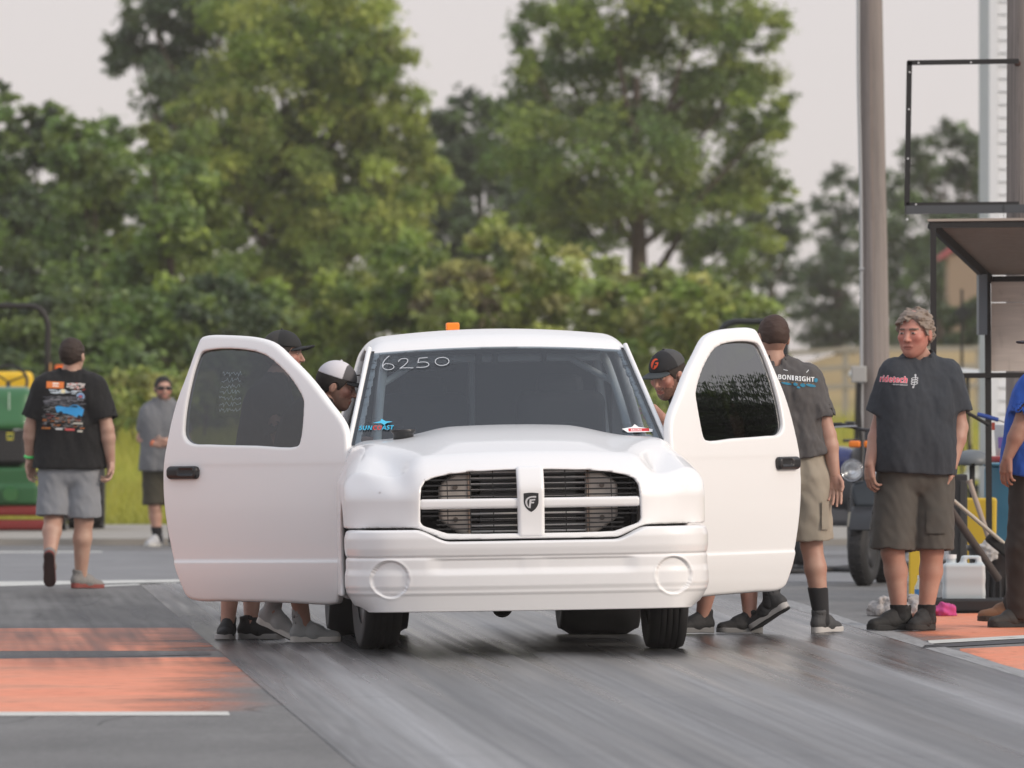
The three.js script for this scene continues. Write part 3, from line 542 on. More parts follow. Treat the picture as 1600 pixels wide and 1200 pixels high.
// ---------- people ----------
const clothBump = tex(256, 256, (u, v) => { const c = 0.5 + 0.25 * Math.sin(u * 512 * 0.8) * Math.sin(v * 512 * 0.8) + 0.3 * (R0() - 0.5); return [c, c, c]; }, false);
const cloth = (c, r = 0.9) => mat(c, r, { sheen: 0.25, sheenRoughness: 0.6, sheenColor: new THREE.Color(0.5, 0.5, 0.5), bumpMap: repeated(clothBump, 9, 9), bumpScale: 0.0012 });
const skinMat = mat([1, 1, 1], 0.52, { vertexColors: true });
const hairMat = (c) => mat(c, 0.75);
const bandMat = {};
function headField(o) {
  const jaw = o.jaw ?? 1, fat = o.fat ?? 0;
  return (X, y, z) => {
    const x = Math.abs(X);
    let d = ell(x, y - 0.030, z + 0.012, 0.078 + fat * 0.004, 0.096, 0.098);
    d = smin(d, ell(x, y + 0.035, z - 0.022, 0.063 * jaw + fat * 0.012, 0.082, 0.072), 0.03);
    d = smin(d, ell(x, y + 0.088, z - 0.058, 0.030, 0.026, 0.028), 0.03);
    d = smin(d, ell(x - 0.040, y + 0.012, z - 0.066, 0.024, 0.02, 0.02), 0.02);          // cheeks
    d = smin(d, ell(x, y - 0.033, z - 0.083, 0.048, 0.010, 0.013), 0.016);              // brow
    d = smax(d, -ell(x - 0.032, y - 0.014, z - 0.108, 0.018, 0.012, 0.020), 0.012);     // eye sockets
    d = smin(d, ell(x - 0.032, y - 0.012, z - 0.081, 0.014, 0.009, 0.012), 0.004);      // lids
    d = smin(d, cone([0, 0.018, 0.088, 0, -0.022, 0.108, 0.008, 0.0125], x, y, z), 0.012); // nose
    d = smin(d, ell(x - 0.012, y + 0.026, z - 0.097, 0.009, 0.007, 0.011), 0.006);
    d = smin(d, ell(x, y + 0.056, z - 0.087, 0.026, 0.0065, 0.010), 0.006);             // lips
    d = smin(d, ell(x, y + 0.067, z - 0.085, 0.021, 0.0065, 0.009), 0.006);
    d = smax(d, -ell(x, y + 0.0615, z - 0.101, 0.026, 0.0022, 0.010), 0.003);
    let e = ell(x - 0.080 - fat * 0.006, y + 0.002, z + 0.008, 0.010, 0.032, 0.020);    // ears
    e = smax(e, -ell(x - 0.092 - fat * 0.006, y + 0.0, z - 0.002, 0.006, 0.02, 0.010), 0.004);
    return smin(d, e, 0.006);
  };
}
// palm and five fingers; frame: fingers along dir, palm faces nrm; side = +1 when the thumb is towards dir x nrm
function handCones(wr, dir, nrm, side, curl = 0.45) {
  const f = dir.clone().normalize(), n = nrm.clone().addScaledVector(f, -nrm.dot(f)).normalize(), t = f.clone().cross(n).multiplyScalar(side), L = [];
  const at = (a, b, c) => wr.clone().addScaledVector(f, a).addScaledVector(t, b).addScaledVector(n, c);
  L.push([C(at(-0.01, 0, 0), at(0.045, 0.016, 0), 0.026, 0.022), C(at(0.0, -0.008, 0), at(0.07, -0.026, 0), 0.024, 0.016), C(at(0.02, 0.004, 0), at(0.078, 0.008, 0), 0.022, 0.016), C(at(0.03, 0.012, 0), at(0.078, 0.027, 0), 0.020, 0.015)]);
  const spec = [[0.030, 0.080, 0.043, 1], [0.010, 0.084, 0.048, 1.0], [-0.011, 0.080, 0.045, 1.08], [-0.030, 0.072, 0.036, 1.15]];
  for (const [b, a, l, k] of spec) {
    let p = at(a, b, 0), ang = curl * 0.55 * k; const chain = [];
    for (let j = 0; j < 3; j++) {
      const len = l * [1, 0.68, 0.52][j], q = p.clone().addScaledVector(f, Math.cos(ang) * len).addScaledVector(n, Math.sin(ang) * len).addScaledVector(t, b * 0.06);
      chain.push(C(p, q, [0.0098, 0.0090, 0.0082][j], [0.0090, 0.0082, 0.0072][j])); p = q; ang += curl * k;
    }
    L.push(chain);
  }
  { const p0 = at(0.012, 0.022, 0.006), p1 = at(0.045, 0.044, 0.018), p2 = at(0.072, 0.050, 0.030), p3 = at(0.094, 0.046, 0.040); L.push([C(p0, p1, 0.016, 0.0125), C(p1, p2, 0.0115, 0.0105), C(p2, p3, 0.0102, 0.0085)]); }
  return L;
}
function person(o) {
  const d = DG(o.foot), s = F / d, x0 = o.x;
  const P = ([px, py, z = 0]) => V((px - x0) / s, (o.foot - py) / s, z);
  const J = {}; for (const k in o.J) J[k] = P(o.J[k]);
  const root = thing('person', o.label, 'person', V((x0 - 800) * d / F, 0, -d), 0, o.group);
  const face = o.face, fwd = V(Math.sin(face), 0, Math.cos(face)), fat = o.fat ?? 0;
  const shM = J.shL.clone().lerp(J.shR, 0.5), hipM = J.hipL.clone().lerp(J.hipR, 0.5);
  const axS = J.shR.clone().sub(J.shL).normalize(), axH = J.hipR.clone().sub(J.hipL).normalize();
  const shW = J.shL.distanceTo(J.shR) / 2;
  const up = shM.clone().sub(hipM).normalize();
  // torso rungs: [share of the way down, half width, radius, forward]
  const rungs = (o.rungs ?? [[0.0, 0.72, 0.070, -0.01], [0.10, 0.66, 0.095, 0], [0.28, 0.50, 0.118, 0.008], [0.5, 0.40, 0.120, 0.012], [0.75, 0.42, 0.120, 0.01], [1.0, 0.44, 0.122, 0]]).map(([t, w, r, f], i) => {
    const c = shM.clone().lerp(hipM, t).addScaledVector(fwd, f + fat * [0, 0.01, 0.03, 0.06, 0.055, 0.02][i]), a = axS.clone().lerp(axH, t).normalize().multiplyScalar(w * shW * (1 + fat * [0, 0, 0.04, 0.16, 0.16, 0.1][i])), R = r + fat * [0, 0.004, 0.012, 0.028, 0.03, 0.016][i];
    return C(c.clone().sub(a), c.clone().add(a), R, R);
  });
  const traps = ['L', 'R'].map((k) => C(J.neck.clone().lerp(J.head, 0.16).addScaledVector(axS, k === 'L' ? -0.02 : 0.02), J['sh' + k].clone().lerp(shM, 0.12), 0.050, 0.050));
  traps.push(C(J.neck.clone().lerp(J.head, 0.10), shM.clone().addScaledVector(fwd, 0.02), 0.062, 0.075));
  const torso = (x, y, z, add) => { let v = 1e9; for (const c of rungs) v = smin(v, cone(c, x, y, z) - add, 0.09); for (const c of traps) v = smin(v, cone(c, x, y, z) - add * 0.6, 0.05); return v; };
  const mus = o.limb ?? 1;
  const armC = [], legC = [];
  for (const k of ['L', 'R']) {
    const fore = J['el' + k].clone().lerp(J['wr' + k], 0.28);
    armC.push(C(J['sh' + k], J['el' + k], 0.054 * mus, 0.043 * mus), C(J['el' + k], fore, 0.043 * mus, 0.045 * mus), C(fore, J['wr' + k], 0.045 * mus, 0.029 * mus));
    const calf = J['kn' + k].clone().lerp(J['an' + k], 0.32).addScaledVector(fwd, -0.018);
    legC.push(C(J['hip' + k], J['kn' + k], 0.088 * mus, 0.060 * mus), C(J['kn' + k], calf, 0.058 * mus, 0.060 * mus), C(calf, J['an' + k], 0.059 * mus, 0.038 * mus));
  }
  const neckTop = J.head.clone().add(V(0, -0.06, 0)), neckC = C(J.neck, neckTop, 0.062 + fat * 0.008, 0.056 + fat * 0.008);
  const limbs = [...armC, ...legC, neckC];
  const bodyF = (x, y, z) => { let v = torso(x, y, z, -0.02); for (const c of limbs) v = smin(v, cone(c, x, y, z), 0.018); return v; };
  const sk = o.skin ?? [0.50, 0.29, 0.21];
  const skin = (x, y, z, k = 1) => { const n = 1 + 0.10 * noise(x * 14, y * 14, z * 14) + 0.05 * noise(x * 60, y * 60, z * 60); return [sk[0] * n * k, sk[1] * n * n * k, sk[2] * n * n * k]; };
  const geos = [];
  const vis = [...armC, ...legC, neckC, ...rungs];
  geos.push(solid(bodyF, ...coneBounds(vis, 0.03), 0.0145, (x, y, z) => skin(x, y, z)));
  // hands
  for (const k of ['L', 'R']) {
    const H = o['hand' + k] ?? {}, dir = H.dir ? V(...H.dir) : J['wr' + k].clone().sub(J['el' + k]).add(V(0, -0.05, 0)), nrm = H.n ? V(...H.n) : V(k === 'L' ? 1 : -1, 0, 0);
    const groups = handCones(J['wr' + k], dir, nrm, H.side ?? (k === 'L' ? 1 : -1) * (Math.cos(face) > 0 ? -1 : 1), H.curl ?? 0.45), flat = groups.flat();
    const hf = (x, y, z) => { let v = 1e9; for (const c of groups[0]) v = smin(v, cone(c, x, y, z), 0.012); for (let i = 1; i < groups.length; i++) { let w = 1e9; for (const c of groups[i]) w = smin(w, cone(c, x, y, z), 0.003); v = smin(v, w, 0.006); } return v; };
    geos.push(solid(hf, ...coneBounds(flat, 0.012), 0.0056, (x, y, z) => skin(x, y, z, 1.02)));
  }
  // head
  const hq = new THREE.Quaternion().setFromEuler(new THREE.Euler(o.headPitch ?? 0, o.headYaw ?? face, o.headRoll ?? 0, 'YXZ')), hs = o.headScale ?? 1.02;
  const toHead = (g) => { g.scale(hs, hs, hs); g.applyQuaternion(hq); return g.translate(J.head.x, J.head.y, J.head.z); };
  const hf = headField({ fat: fat * 0.6, jaw: o.jaw }), beard = o.beard ?? 0, br = o.brow ?? [0.10, 0.07, 0.05];
  geos.push(toHead(solid(hf, [-0.11, -0.135, -0.125], [0.11, 0.145, 0.135], 0.0049, (x, y, z) => {
    const a = Math.abs(x); let c = skin(x, y, z); if (o.flush) c = [c[0] * 1.08, c[1] * 0.86, c[2] * 0.86];
    const redness = sstep(0.05, 0.0, Math.hypot(a - 0.045, y + 0.015)) * (z > 0.03 ? 1 : 0); c = [c[0] * (1 + 0.05 * redness), c[1] * (1 - 0.16 * redness), c[2] * (1 - 0.16 * redness)];
    if (z > 0.06 && Math.hypot((a) / 0.026, (y + 0.0615) / 0.012) < 1) c = [sk[0] * 0.78, sk[1] * 0.52, sk[2] * 0.52];
    if (z > 0.05 && Math.abs(y - 0.034 + 0.18 * Math.abs(a - 0.03)) < 0.0055 && a > 0.012 && a < 0.052) c = br;
    if (z > 0.06 && Math.hypot((a - 0.032) / 0.013, (y - 0.012) / 0.0048) < 1) c = Math.hypot((a - 0.032), (y - 0.012)) < 0.006 ? [0.03, 0.025, 0.02] : [0.35, 0.31, 0.28];
    const q = noise(x * 90, y * 90, z * 90);
    if (beard) { const inB = (y < -0.042 + 0.02 * q && z > 0.005 - (y + 0.05) * 0.4) || (a > 0.05 && y < 0.0 && z > -0.005 && z < 0.035); const lip = Math.hypot(a / 0.028, (y + 0.062) / 0.013) < 1; if (inB && !lip) { const w = beard * (0.85 + 0.3 * q), b = o.beardColor ?? [0.04, 0.028, 0.02]; c = [lerp(c[0], b[0], w), lerp(c[1], b[1], w), lerp(c[2], b[2], w)]; } }
    return c;
  })));
  for (const g of geos) { for (const k of Object.keys(g.attributes)) if (!['position', 'normal', 'uv', 'color'].includes(k)) g.deleteAttribute(k); }
  part('body', mergeGeometries(geos), skinMat, root);
  // hair
  const hair = o.hair;
  if (hair) {
    const line = hair.line ?? 0.062, th = hair.thick ?? 0.008, cur = hair.curl ?? 0;
    const f = (X, y, z) => {
      const x = Math.abs(X); let d = ell(x, y - 0.030, z + 0.012, 0.078 + th + fat * 0.003, 0.096 + th * (hair.top ?? 1), 0.098 + th);
      d += cur * (0.8 * noise(X * 20, y * 34, z * 20) + 0.3 * noise(X * 50, y * 90, z * 50));
      const low = z > 0.0 ? lerp(-0.012, line, sstep(0.02, 0.075, z)) : lerp(-0.012, hair.nape ?? -0.055, sstep(0.0, -0.07, z));
      d = smax(d, low + cur * 1.3 * noise(X * 34, z * 30, 4) - y, 0.006);
      if (z > 0.01) d = smax(d, -(ell(x - 0.0, y + 0.01, z - 0.09, 0.066, 0.07, 0.06)), 0.006);
      d = smax(d, -ell(x - 0.088, y + 0.006, z - 0.004, 0.018, 0.030, 0.022), 0.006);
      return d;
    };
    part('hair', toHead(solid(f, [-0.14, -0.12, -0.16], [0.14, 0.19, 0.15], 0.0054)), hairMat(hair.color), root);
  }
  if (o.cap) {
    const cp = o.cap, bk = cp.back ? -1 : 1;
    const dome = (X, y, z) => { const d = ell(X, y - 0.045, z * 1 + 0.010, 0.092, 0.098, 0.110); return smax(d, 0.052 - 0.10 * (z * bk) * 0.6 - y - 0.0, 0.006); };
    const cg = toHead(solid(dome, [-0.11, 0.0, -0.14], [0.11, 0.16, 0.12], 0.0048, (x, y, z) => { const f = (cp.split ? cp.split(x, y, z * bk) : false); return f ? cp.color2 : cp.color; }));
    const cm = part('cap', cg, mat([1, 1, 1], 0.85, { vertexColors: true }), root);
    const brim = (X, y, z) => { const Z = z * bk, yy = y - 0.047 + 0.09 * (Z - 0.09) * (cp.droop ?? 1) + 2.6 * X * X; const e = Math.hypot(X / 0.079, (Z - 0.075) / 0.098) - 1; return Math.max(Math.max(e * 0.07, Math.abs(yy) - 0.0042), 0.06 - Z); };
    part('brim', toHead(solid(brim, [-0.1, -0.02, bk > 0 ? 0.05 : -0.19], [0.1, 0.09, bk > 0 ? 0.19 : -0.05], 0.0042)), mat(cp.brim ?? cp.color, 0.85), cm);
    part('button', toHead(new THREE.SphereGeometry(0.007, 10, 8).translate(0, 0.143, -0.01)), mat(cp.color, 0.8), cm);
    if (cp.badge) part('badge', toHead(decalOn(dome, V(cp.badge.x ?? 0, 0.098, 0.1), V(1, 0, 0), V(0, 1, 0), V(0, 0, -1), cp.badge.w, cp.badge.h, 10, 10, 0.003)), mat([1, 1, 1], 0.7, { map: cp.badge.t, transparent: true }), cm);
    if (cp.band) part('strap', toHead(tube(cp.band.map((q) => V(...q)), 0.004, 20, 6)), mat([0.015, 0.015, 0.016], 0.6), cm);
  }
  if (o.glasses) { const g = solid((X, y, z) => { const x = Math.abs(X); return Math.min(Math.max(rbox(x - 0.036, y - 0.012, z - 0.096 + 3.0 * x * x, 0.033, 0.017, 0.006, 0.006), -1), Math.max(rbox(x - 0.076, y - 0.016, z - 0.03, 0.003, 0.005, 0.062, 0.002), -1), rbox(x, y - 0.018, z - 0.104, 0.012, 0.004, 0.004, 0.002)); }, [-0.09, -0.02, -0.05], [0.09, 0.05, 0.12], 0.004); part('sunglasses', toHead(g), mat([0.01, 0.01, 0.012], 0.15), root); }
  // shirt
  const sh = o.shirt; let shirtF;
  {
    const add = sh.loose ?? 0.016, sl = [];
    for (const k of ['L', 'R']) {
      const a = J['sh' + k].clone().addScaledVector(axS, k === 'L' ? 0.03 : -0.03), b = J['sh' + k].clone().lerp(J['el' + k], 1.25), ax = b.clone().sub(J['sh' + k]).normalize(), len = J['sh' + k].distanceTo(J['el' + k]);
      const fr = sh.sleeve ?? 0.8, end = J['sh' + k].clone().addScaledVector(ax, len * fr), r0 = (sh.sleeveR ?? 0.074) * mus;
      sl.push({ c: C(a, b, r0, r0 * 1.14), in: C(end.clone().addScaledVector(ax, -0.05), b.clone().addScaledVector(ax, 0.2), r0 * 0.76, r0 * 0.84), end, ax });
    }
    const hemY = (o.foot - sh.hem) / s, hn = up;
    const hemP = hipM.clone().setY(hemY);
    shirtF = (x, y, z) => {
      const wr = (sh.wrinkle ?? 1) * (0.009 * noise(x * 7 + y * 3, y * 5, z * 7) + 0.0075 * noise(x * 17 + y * 5, y * 5 - x * 7, z * 17) + 0.003 * noise(x * 40, y * 24, z * 40));
      const flare = 0.012 * sstep(0.35, 0, (y - hemY));
      let v = torso(x, y, z, add + flare);
      for (const q of sl) { let c = cone(q.c, x, y, z); const e = (x - q.end.x) * q.ax.x + (y - q.end.y) * q.ax.y + (z - q.end.z) * q.ax.z; c = Math.max(c, e); c = smax(c, -cone(q.in, x, y, z), 0.004); v = smin(v, c, 0.035); }
      v += wr;
      v = smax(v, (hemP.x - x) * hn.x + (hemP.y - y) * hn.y + (hemP.z - z) * hn.z + 0.006 * noise(x * 9, z * 9), 0.008);
      v = smax(v, -cone([neckC[0], neckC[1] - 0.02, neckC[2], neckC[3], neckC[4] + 0.1, neckC[5], neckC[6] + 0.014, neckC[7] + 0.02], x, y, z), 0.01);
      return v;
    };
    const sm = part('shirt', solid(shirtF, ...coneBounds([...rungs, ...sl.map((q) => q.c)], 0.06), 0.012), cloth(sh.color), root);
    for (const pr of sh.prints ?? []) {
      const c = P([pr.px, pr.py, 0]), dir = pr.dir ? V(...pr.dir) : V(0, 0, -1);
      const rt = V(0, 1, 0).cross(dir.clone().negate()).normalize();
      c.addScaledVector(dir, -0.25);
      part('print', decalOn(shirtF, c, rt, V(0, 1, 0), dir, pr.w / s, pr.h / s), mat([1, 1, 1], 0.8, { map: pr.t, transparent: true }), sm);
    }
  }
  // shorts or trousers
  {
    const q = o.shorts, legs = [];
    for (const k of ['L', 'R']) {
      const hp = J['hip' + k], kn = J['kn' + k], an = J['an' + k], ax = kn.clone().sub(hp).normalize(), r = (q.r ?? 0.112) * mus;
      if (q.long) { legs.push({ c: [C(hp, kn, r, r * 0.86), C(kn, an.clone().add(V(0, -0.03, 0)), r * 0.86, r * 0.70)], end: an.clone().add(V(0, -0.055, 0)), ax: an.clone().sub(kn).normalize() }); continue; }
      const end = hp.clone().addScaledVector(ax, hp.distanceTo(kn) * (q.len ?? 0.9)), far = end.clone().addScaledVector(ax, 0.05);
      legs.push({ c: [C(hp, far, r, r * (q.flare ?? 1.02))], in: C(end.clone().addScaledVector(ax, -0.07), end.clone().addScaledVector(ax, 0.2), r * 0.80, r * 0.88), end, ax });
    }
    const wy = J.hipL.y * 0.5 + J.hipR.y * 0.5 + (q.waist ?? 0.14), bot = rungs.slice(4);
    const f = (x, y, z) => {
      let v = 1e9; for (const c of bot) v = smin(v, cone(c, x, y, z) - 0.004, 0.08);
      v = Math.max(v, y - wy);
      for (const l of legs) { let w = 1e9; for (const c of l.c) w = smin(w, cone(c, x, y, z), 0.03); const e = (x - l.end.x) * l.ax.x + (y - l.end.y) * l.ax.y + (z - l.end.z) * l.ax.z; w = smax(w, e + 0.006 * noise(x * 12, z * 12), 0.005); if (l.in) w = smax(w, -cone(l.in, x, y, z), 0.004); v = smin(v, w, 0.014); }
      return v + 0.008 * noise(x * 9, y * 6, z * 9) + 0.0055 * noise(x * 22 + y * 8, y * 14, z * 22);
    };
    const sm = part(q.long ? 'trousers' : 'shorts', solid(f, ...coneBounds([...bot, ...legs.flatMap((l) => l.c)], 0.05), 0.012), cloth(q.color), root);
    if (q.pocket) { const pk = q.pocket, c = P([pk.px, pk.py, 0]); const rt = V(1, 0, 0); part('cargo_pocket', decalOn(f, c.clone().add(V(0, 0, 0.3)), rt, V(0, 1, 0), V(0, 0, -1), pk.w / s, pk.h / s, 10, 12, 0.012), cloth(q.color.map((v) => v * 0.93)), sm); }
  }
  // socks and shoes
  for (const k of ['L', 'R']) {
    const an = J['an' + k], ft = o['foot' + k], yaw = ft.yaw, pitch = ft.pitch ?? 0, sc = ft.len ?? 1;
    if (o.sock) part('sock', solid((x, y, z) => Math.max(Math.min(cone(legC[k === 'L' ? 2 : 5], x, y, z), cone(C(an, an.clone().add(V(0, -0.03, 0)), 0.04, 0.045), x, y, z)) - 0.006, y - lerp(an.y, J['kn' + k].y, o.sock.h) + 0.004 * noise(x * 40, z * 40)), [an.x - 0.12, an.y - 0.09, an.z - 0.12], [an.x + 0.14, an.y + 0.3, an.z + 0.14], 0.008), cloth(o.sock.color), root);
    const q = new THREE.Quaternion().setFromEuler(new THREE.Euler(pitch, yaw, ft.roll ?? 0, 'YXZ'));
    const place = (g) => { g.scale(sc, sc, sc); g.translate(0, -0.095 * sc, 0); g.applyQuaternion(q); return g.translate(an.x, an.y, an.z); };
    const upper = (x, y, z) => {
      let v = smin(cone([0, 0.050, -0.045, 0, 0.046, 0.06, 0.037, 0.042], x, y, z), cone([0, 0.044, 0.06, 0.004, 0.033, 0.170, 0.042, 0.029], x * 0.92, y, z), 0.025);
      v = smin(v, cone([0, 0.06, -0.02, 0, ft.high ? 0.17 : 0.115, -0.022, 0.040, ft.high ? 0.050 : 0.045], x, y, z), 0.025);
      v = smin(v, cone([0, 0.095, 0.02, 0, 0.07, 0.085, 0.028, 0.024], x, y, z), 0.02);
      v = smax(v, 0.014 - y, 0.006); v = smax(v, -cone([0, 0.11, -0.022, 0, 0.25, -0.03, 0.036, 0.045], x, y, z), 0.006);
      return v + 0.0015 * noise(x * 60, y * 60, z * 60);
    };
    const shoe = part('shoe', place(solid(upper, [-0.075, -0.01, -0.11], [0.075, 0.24, 0.22], 0.0074)), mat(ft.color, 0.75), root);
    const sole = (x, y, z) => { const h = clamp((z + 0.04) / 0.20), r = lerp(0.041, 0.049, sstep(0, 1, h)) - 0.004; const d2 = Math.hypot(x, z - lerp(-0.04, 0.155, h)) - r; const toe = 0.05 * Math.max(0, z - 0.14); return Math.max(d2, Math.abs(y - 0.016 - toe) - (ft.sole ?? 0.015) - 0.004 * sstep(0.02, -0.06, z)); };
    const so = part('sole', place(solid(sole, [-0.075, -0.02, -0.11], [0.075, 0.06, 0.225], 0.0068)), mat(ft.soleColor ?? [0.5, 0.5, 0.5], 0.8), shoe);
    if (ft.tread) part('tread', place(solid((x, y, z) => Math.max(sole(x * 1.05, y + 0.006, z), y - 0.006), [-0.075, -0.03, -0.11], [0.075, 0.03, 0.225], 0.006)), mat(ft.tread, 0.8), shoe);
    const lace = ft.lace ?? ft.color.map((v) => v * 0.6 + 0.01);
    for (let i = 0; i < 4; i++) part('lace', place(tube([V(-0.024, 0.088 - i * 0.010, 0.036 + i * 0.016), V(0, 0.109 - i * 0.012, 0.032 + i * 0.017), V(0.024, 0.088 - i * 0.010, 0.036 + i * 0.016)], 0.003, 8, 5)), mat(lace, 0.8), shoe);
    if (ft.mark) { const [mt, mw, mh] = ft.mark, sd = ft.markSide ?? 1; part('shoe_mark', place(decalOn(upper, V(sd * 0.06, 0.058, 0.05), V(0, 0, -sd), V(0, 1, 0), V(-sd, 0, 0), mw, mh, 8, 6, 0.002)), mat([1, 1, 1], 0.7, { map: mt, transparent: true }), shoe); }
  }
  if (o.wristband) { const k = o.wristband.k, a = J['wr' + k].clone().lerp(J['el' + k], 0.1), dirW = J['el' + k].clone().sub(J['wr' + k]).normalize(); const g = new THREE.TorusGeometry(0.033 * mus, 0.007, 8, 24); g.scale(1, 1, 1.6); g.applyQuaternion(new THREE.Quaternion().setFromUnitVectors(V(0, 0, 1), dirW)); part('wristband', g.translate(a.x, a.y, a.z), mat(o.wristband.color, 0.5), root); }
  return root;
}
// ----- prints -----
const printBack = canvasTex(512, 640, (c, w, h) => {
  c.clearRect(0, 0, w, h); const r = rng(5);
  c.save(); c.rotate(0.03); c.fillStyle = '#d97a3c'; c.fillRect(60, 20, 200, 80); c.fillStyle = '#e9e2da'; c.fillRect(130, 34, 70, 18); c.fillRect(130, 66, 70, 14);
  c.fillStyle = '#cfc9c4'; for (let i = 0; i < 60; i++) c.fillRect(285 + r() * 190, 30 + r() * 60, 14 + r() * 26, 5 + r() * 8); c.fillStyle = '#c94a3c'; for (let i = 0; i < 14; i++) c.fillRect(310 + r() * 190, 30 + r() * 80, 20, 6);
  c.fillStyle = '#b9c3cb'; for (let i = 0; i < 26; i++) c.fillRect(90 + r() * 330, 112 + r() * 50, 30 + r() * 40, 8 + r() * 10); c.fillStyle = '#e6d9b0'; c.fillRect(230, 108, 46, 46);
  c.fillStyle = '#9db9d6'; c.beginPath(); c.arc(455, 190, 46, 0, 7); c.fill(); c.fillStyle = '#5b7fae'; c.beginPath(); c.arc(455, 190, 34, 0, 7); c.fill(); c.fillStyle = '#b04b4b'; c.fillRect(435, 176, 38, 26);
  for (let i = 0; i < 170; i++) { const q = 40 + r() * 90; c.fillStyle = `rgb(${q},${q},${q + 6})`; c.fillRect(20 + r() * 440, 190 + r() * 110, 20 + r() * 60, 5 + r() * 10); }
  for (let i = 0; i < 240; i++) { const q = 30 + r() * 120; c.fillStyle = r() < 0.1 ? '#b06a3a' : r() < 0.1 ? '#7a3a3a' : `rgb(${q},${q},${q})`; c.fillRect(10 + r() * 460, 300 + r() * 270, 14 + r() * 50, 5 + r() * 12); }
  c.fillStyle = '#3d9fe0'; c.beginPath(); c.moveTo(170, 330); c.quadraticCurveTo(180, 300, 240, 312); c.lineTo(330, 320); c.quadraticCurveTo(380, 268, 440, 300); c.lineTo(500, 340); c.lineTo(480, 420); c.lineTo(430, 440); c.lineTo(320, 400); c.lineTo(190, 385); c.fill();
  c.fillStyle = '#1c2a3a'; c.beginPath(); c.moveTo(345, 318); c.quadraticCurveTo(385, 285, 425, 306); c.lineTo(430, 322); c.fill(); c.fillStyle = '#10151b'; c.beginPath(); c.arc(235, 392, 22, 0, 7); c.arc(445, 430, 20, 0, 7); c.fill();
  c.fillStyle = '#c97c3c'; c.fillRect(12, 566, 110, 20); c.fillStyle = '#d8d8d8'; c.fillRect(180, 572, 80, 20); c.fillStyle = '#c65a5a'; c.fillRect(290, 572, 110, 26); c.fillStyle = '#d5d0c4'; c.fillRect(380, 500, 110, 18); c.fillRect(430, 590, 60, 22);
  c.restore();
});
const printChest = canvasTex(640, 220, (c, w, h) => {
  c.clearRect(0, 0, w, h); c.save(); c.transform(1, 0.05, -0.12, 1, 20, 0);
  c.font = 'bold 118px sans-serif'; c.lineWidth = 9; c.strokeStyle = '#f0e4e6'; c.fillStyle = '#e0294f'; c.strokeText('ridetech', 4, 110, 440); c.fillText('ridetech', 4, 110, 440);
  c.font = 'bold 27px sans-serif'; c.fillStyle = '#d9dde0'; c.fillText('...We Ride Tomorrow', 210, 150, 240);
  c.restore(); c.strokeStyle = '#c8ccd0'; c.lineWidth = 9; for (const y of [70, 104, 138]) { c.beginPath(); c.ellipse(550, y, 46, 16, -0.12, 0, 7); c.stroke(); } c.beginPath(); c.moveTo(556, 20); c.lineTo(556, 52); c.moveTo(548, 158); c.lineTo(536, 190); c.stroke(); c.beginPath(); c.arc(556, 20, 9, 0, 7); c.arc(534, 194, 9, 0, 7); c.stroke();
});
const printTee = canvasTex(640, 300, (c, w, h) => {
  c.clearRect(0, 0, w, h); c.strokeStyle = '#e8ecef'; c.lineWidth = 9; c.beginPath(); c.moveTo(150, 22); c.lineTo(208, 36); c.moveTo(462, 62); c.lineTo(492, 26); c.stroke();
  c.save(); c.transform(1, 0.06, 0, 1, 0, 0); c.font = 'bold 92px sans-serif'; c.fillStyle = '#eef2f4'; c.fillText('BON', 70, 150, 190); c.fillText('RIGHT', 300, 158, 270); c.fillRect(262, 86, 26, 68); c.restore();
  c.fillStyle = '#2f7f9e'; for (const [x, y, a, b] of [[190, 214, 70, 16], [310, 224, 30, 24], [410, 238, 36, 26], [520, 240, 70, 20], [350, 268, 26, 14], [40, 140, 30, 20], [590, 170, 26, 30]]) { c.beginPath(); c.ellipse(x, y, a, b, 0.2, 0, 7); c.fill(); }
  c.fillStyle = '#9a7a4a'; for (let i = 0; i < 9; i++) c.fillRect(90 + i * 56, 184 + i * 4, 26, 8);
});
const capF = canvasTex(200, 200, (c, w, h) => {
  c.clearRect(0, 0, w, h); c.fillStyle = '#e8542a'; c.beginPath(); c.arc(96, 108, 74, 0, 7); c.fill();
  c.fillStyle = '#14161a'; c.beginPath(); c.moveTo(60, 170); c.lineTo(86, 70); c.quadraticCurveTo(110, 44, 190, 60); c.lineTo(180, 84); c.lineTo(118, 84); c.lineTo(112, 106); c.lineTo(150, 106); c.lineTo(144, 126); c.lineTo(106, 126); c.lineTo(92, 172); c.fill();
});
const swoosh = canvasTex(128, 64, (c, w, h) => { c.clearRect(0, 0, w, h); c.fillStyle = '#f2f2f2'; c.beginPath(); c.moveTo(10, 30); c.quadraticCurveTo(14, 60, 50, 48); c.lineTo(122, 14); c.lineTo(44, 38); c.quadraticCurveTo(18, 46, 26, 20); c.fill(); });

const PI = Math.PI;
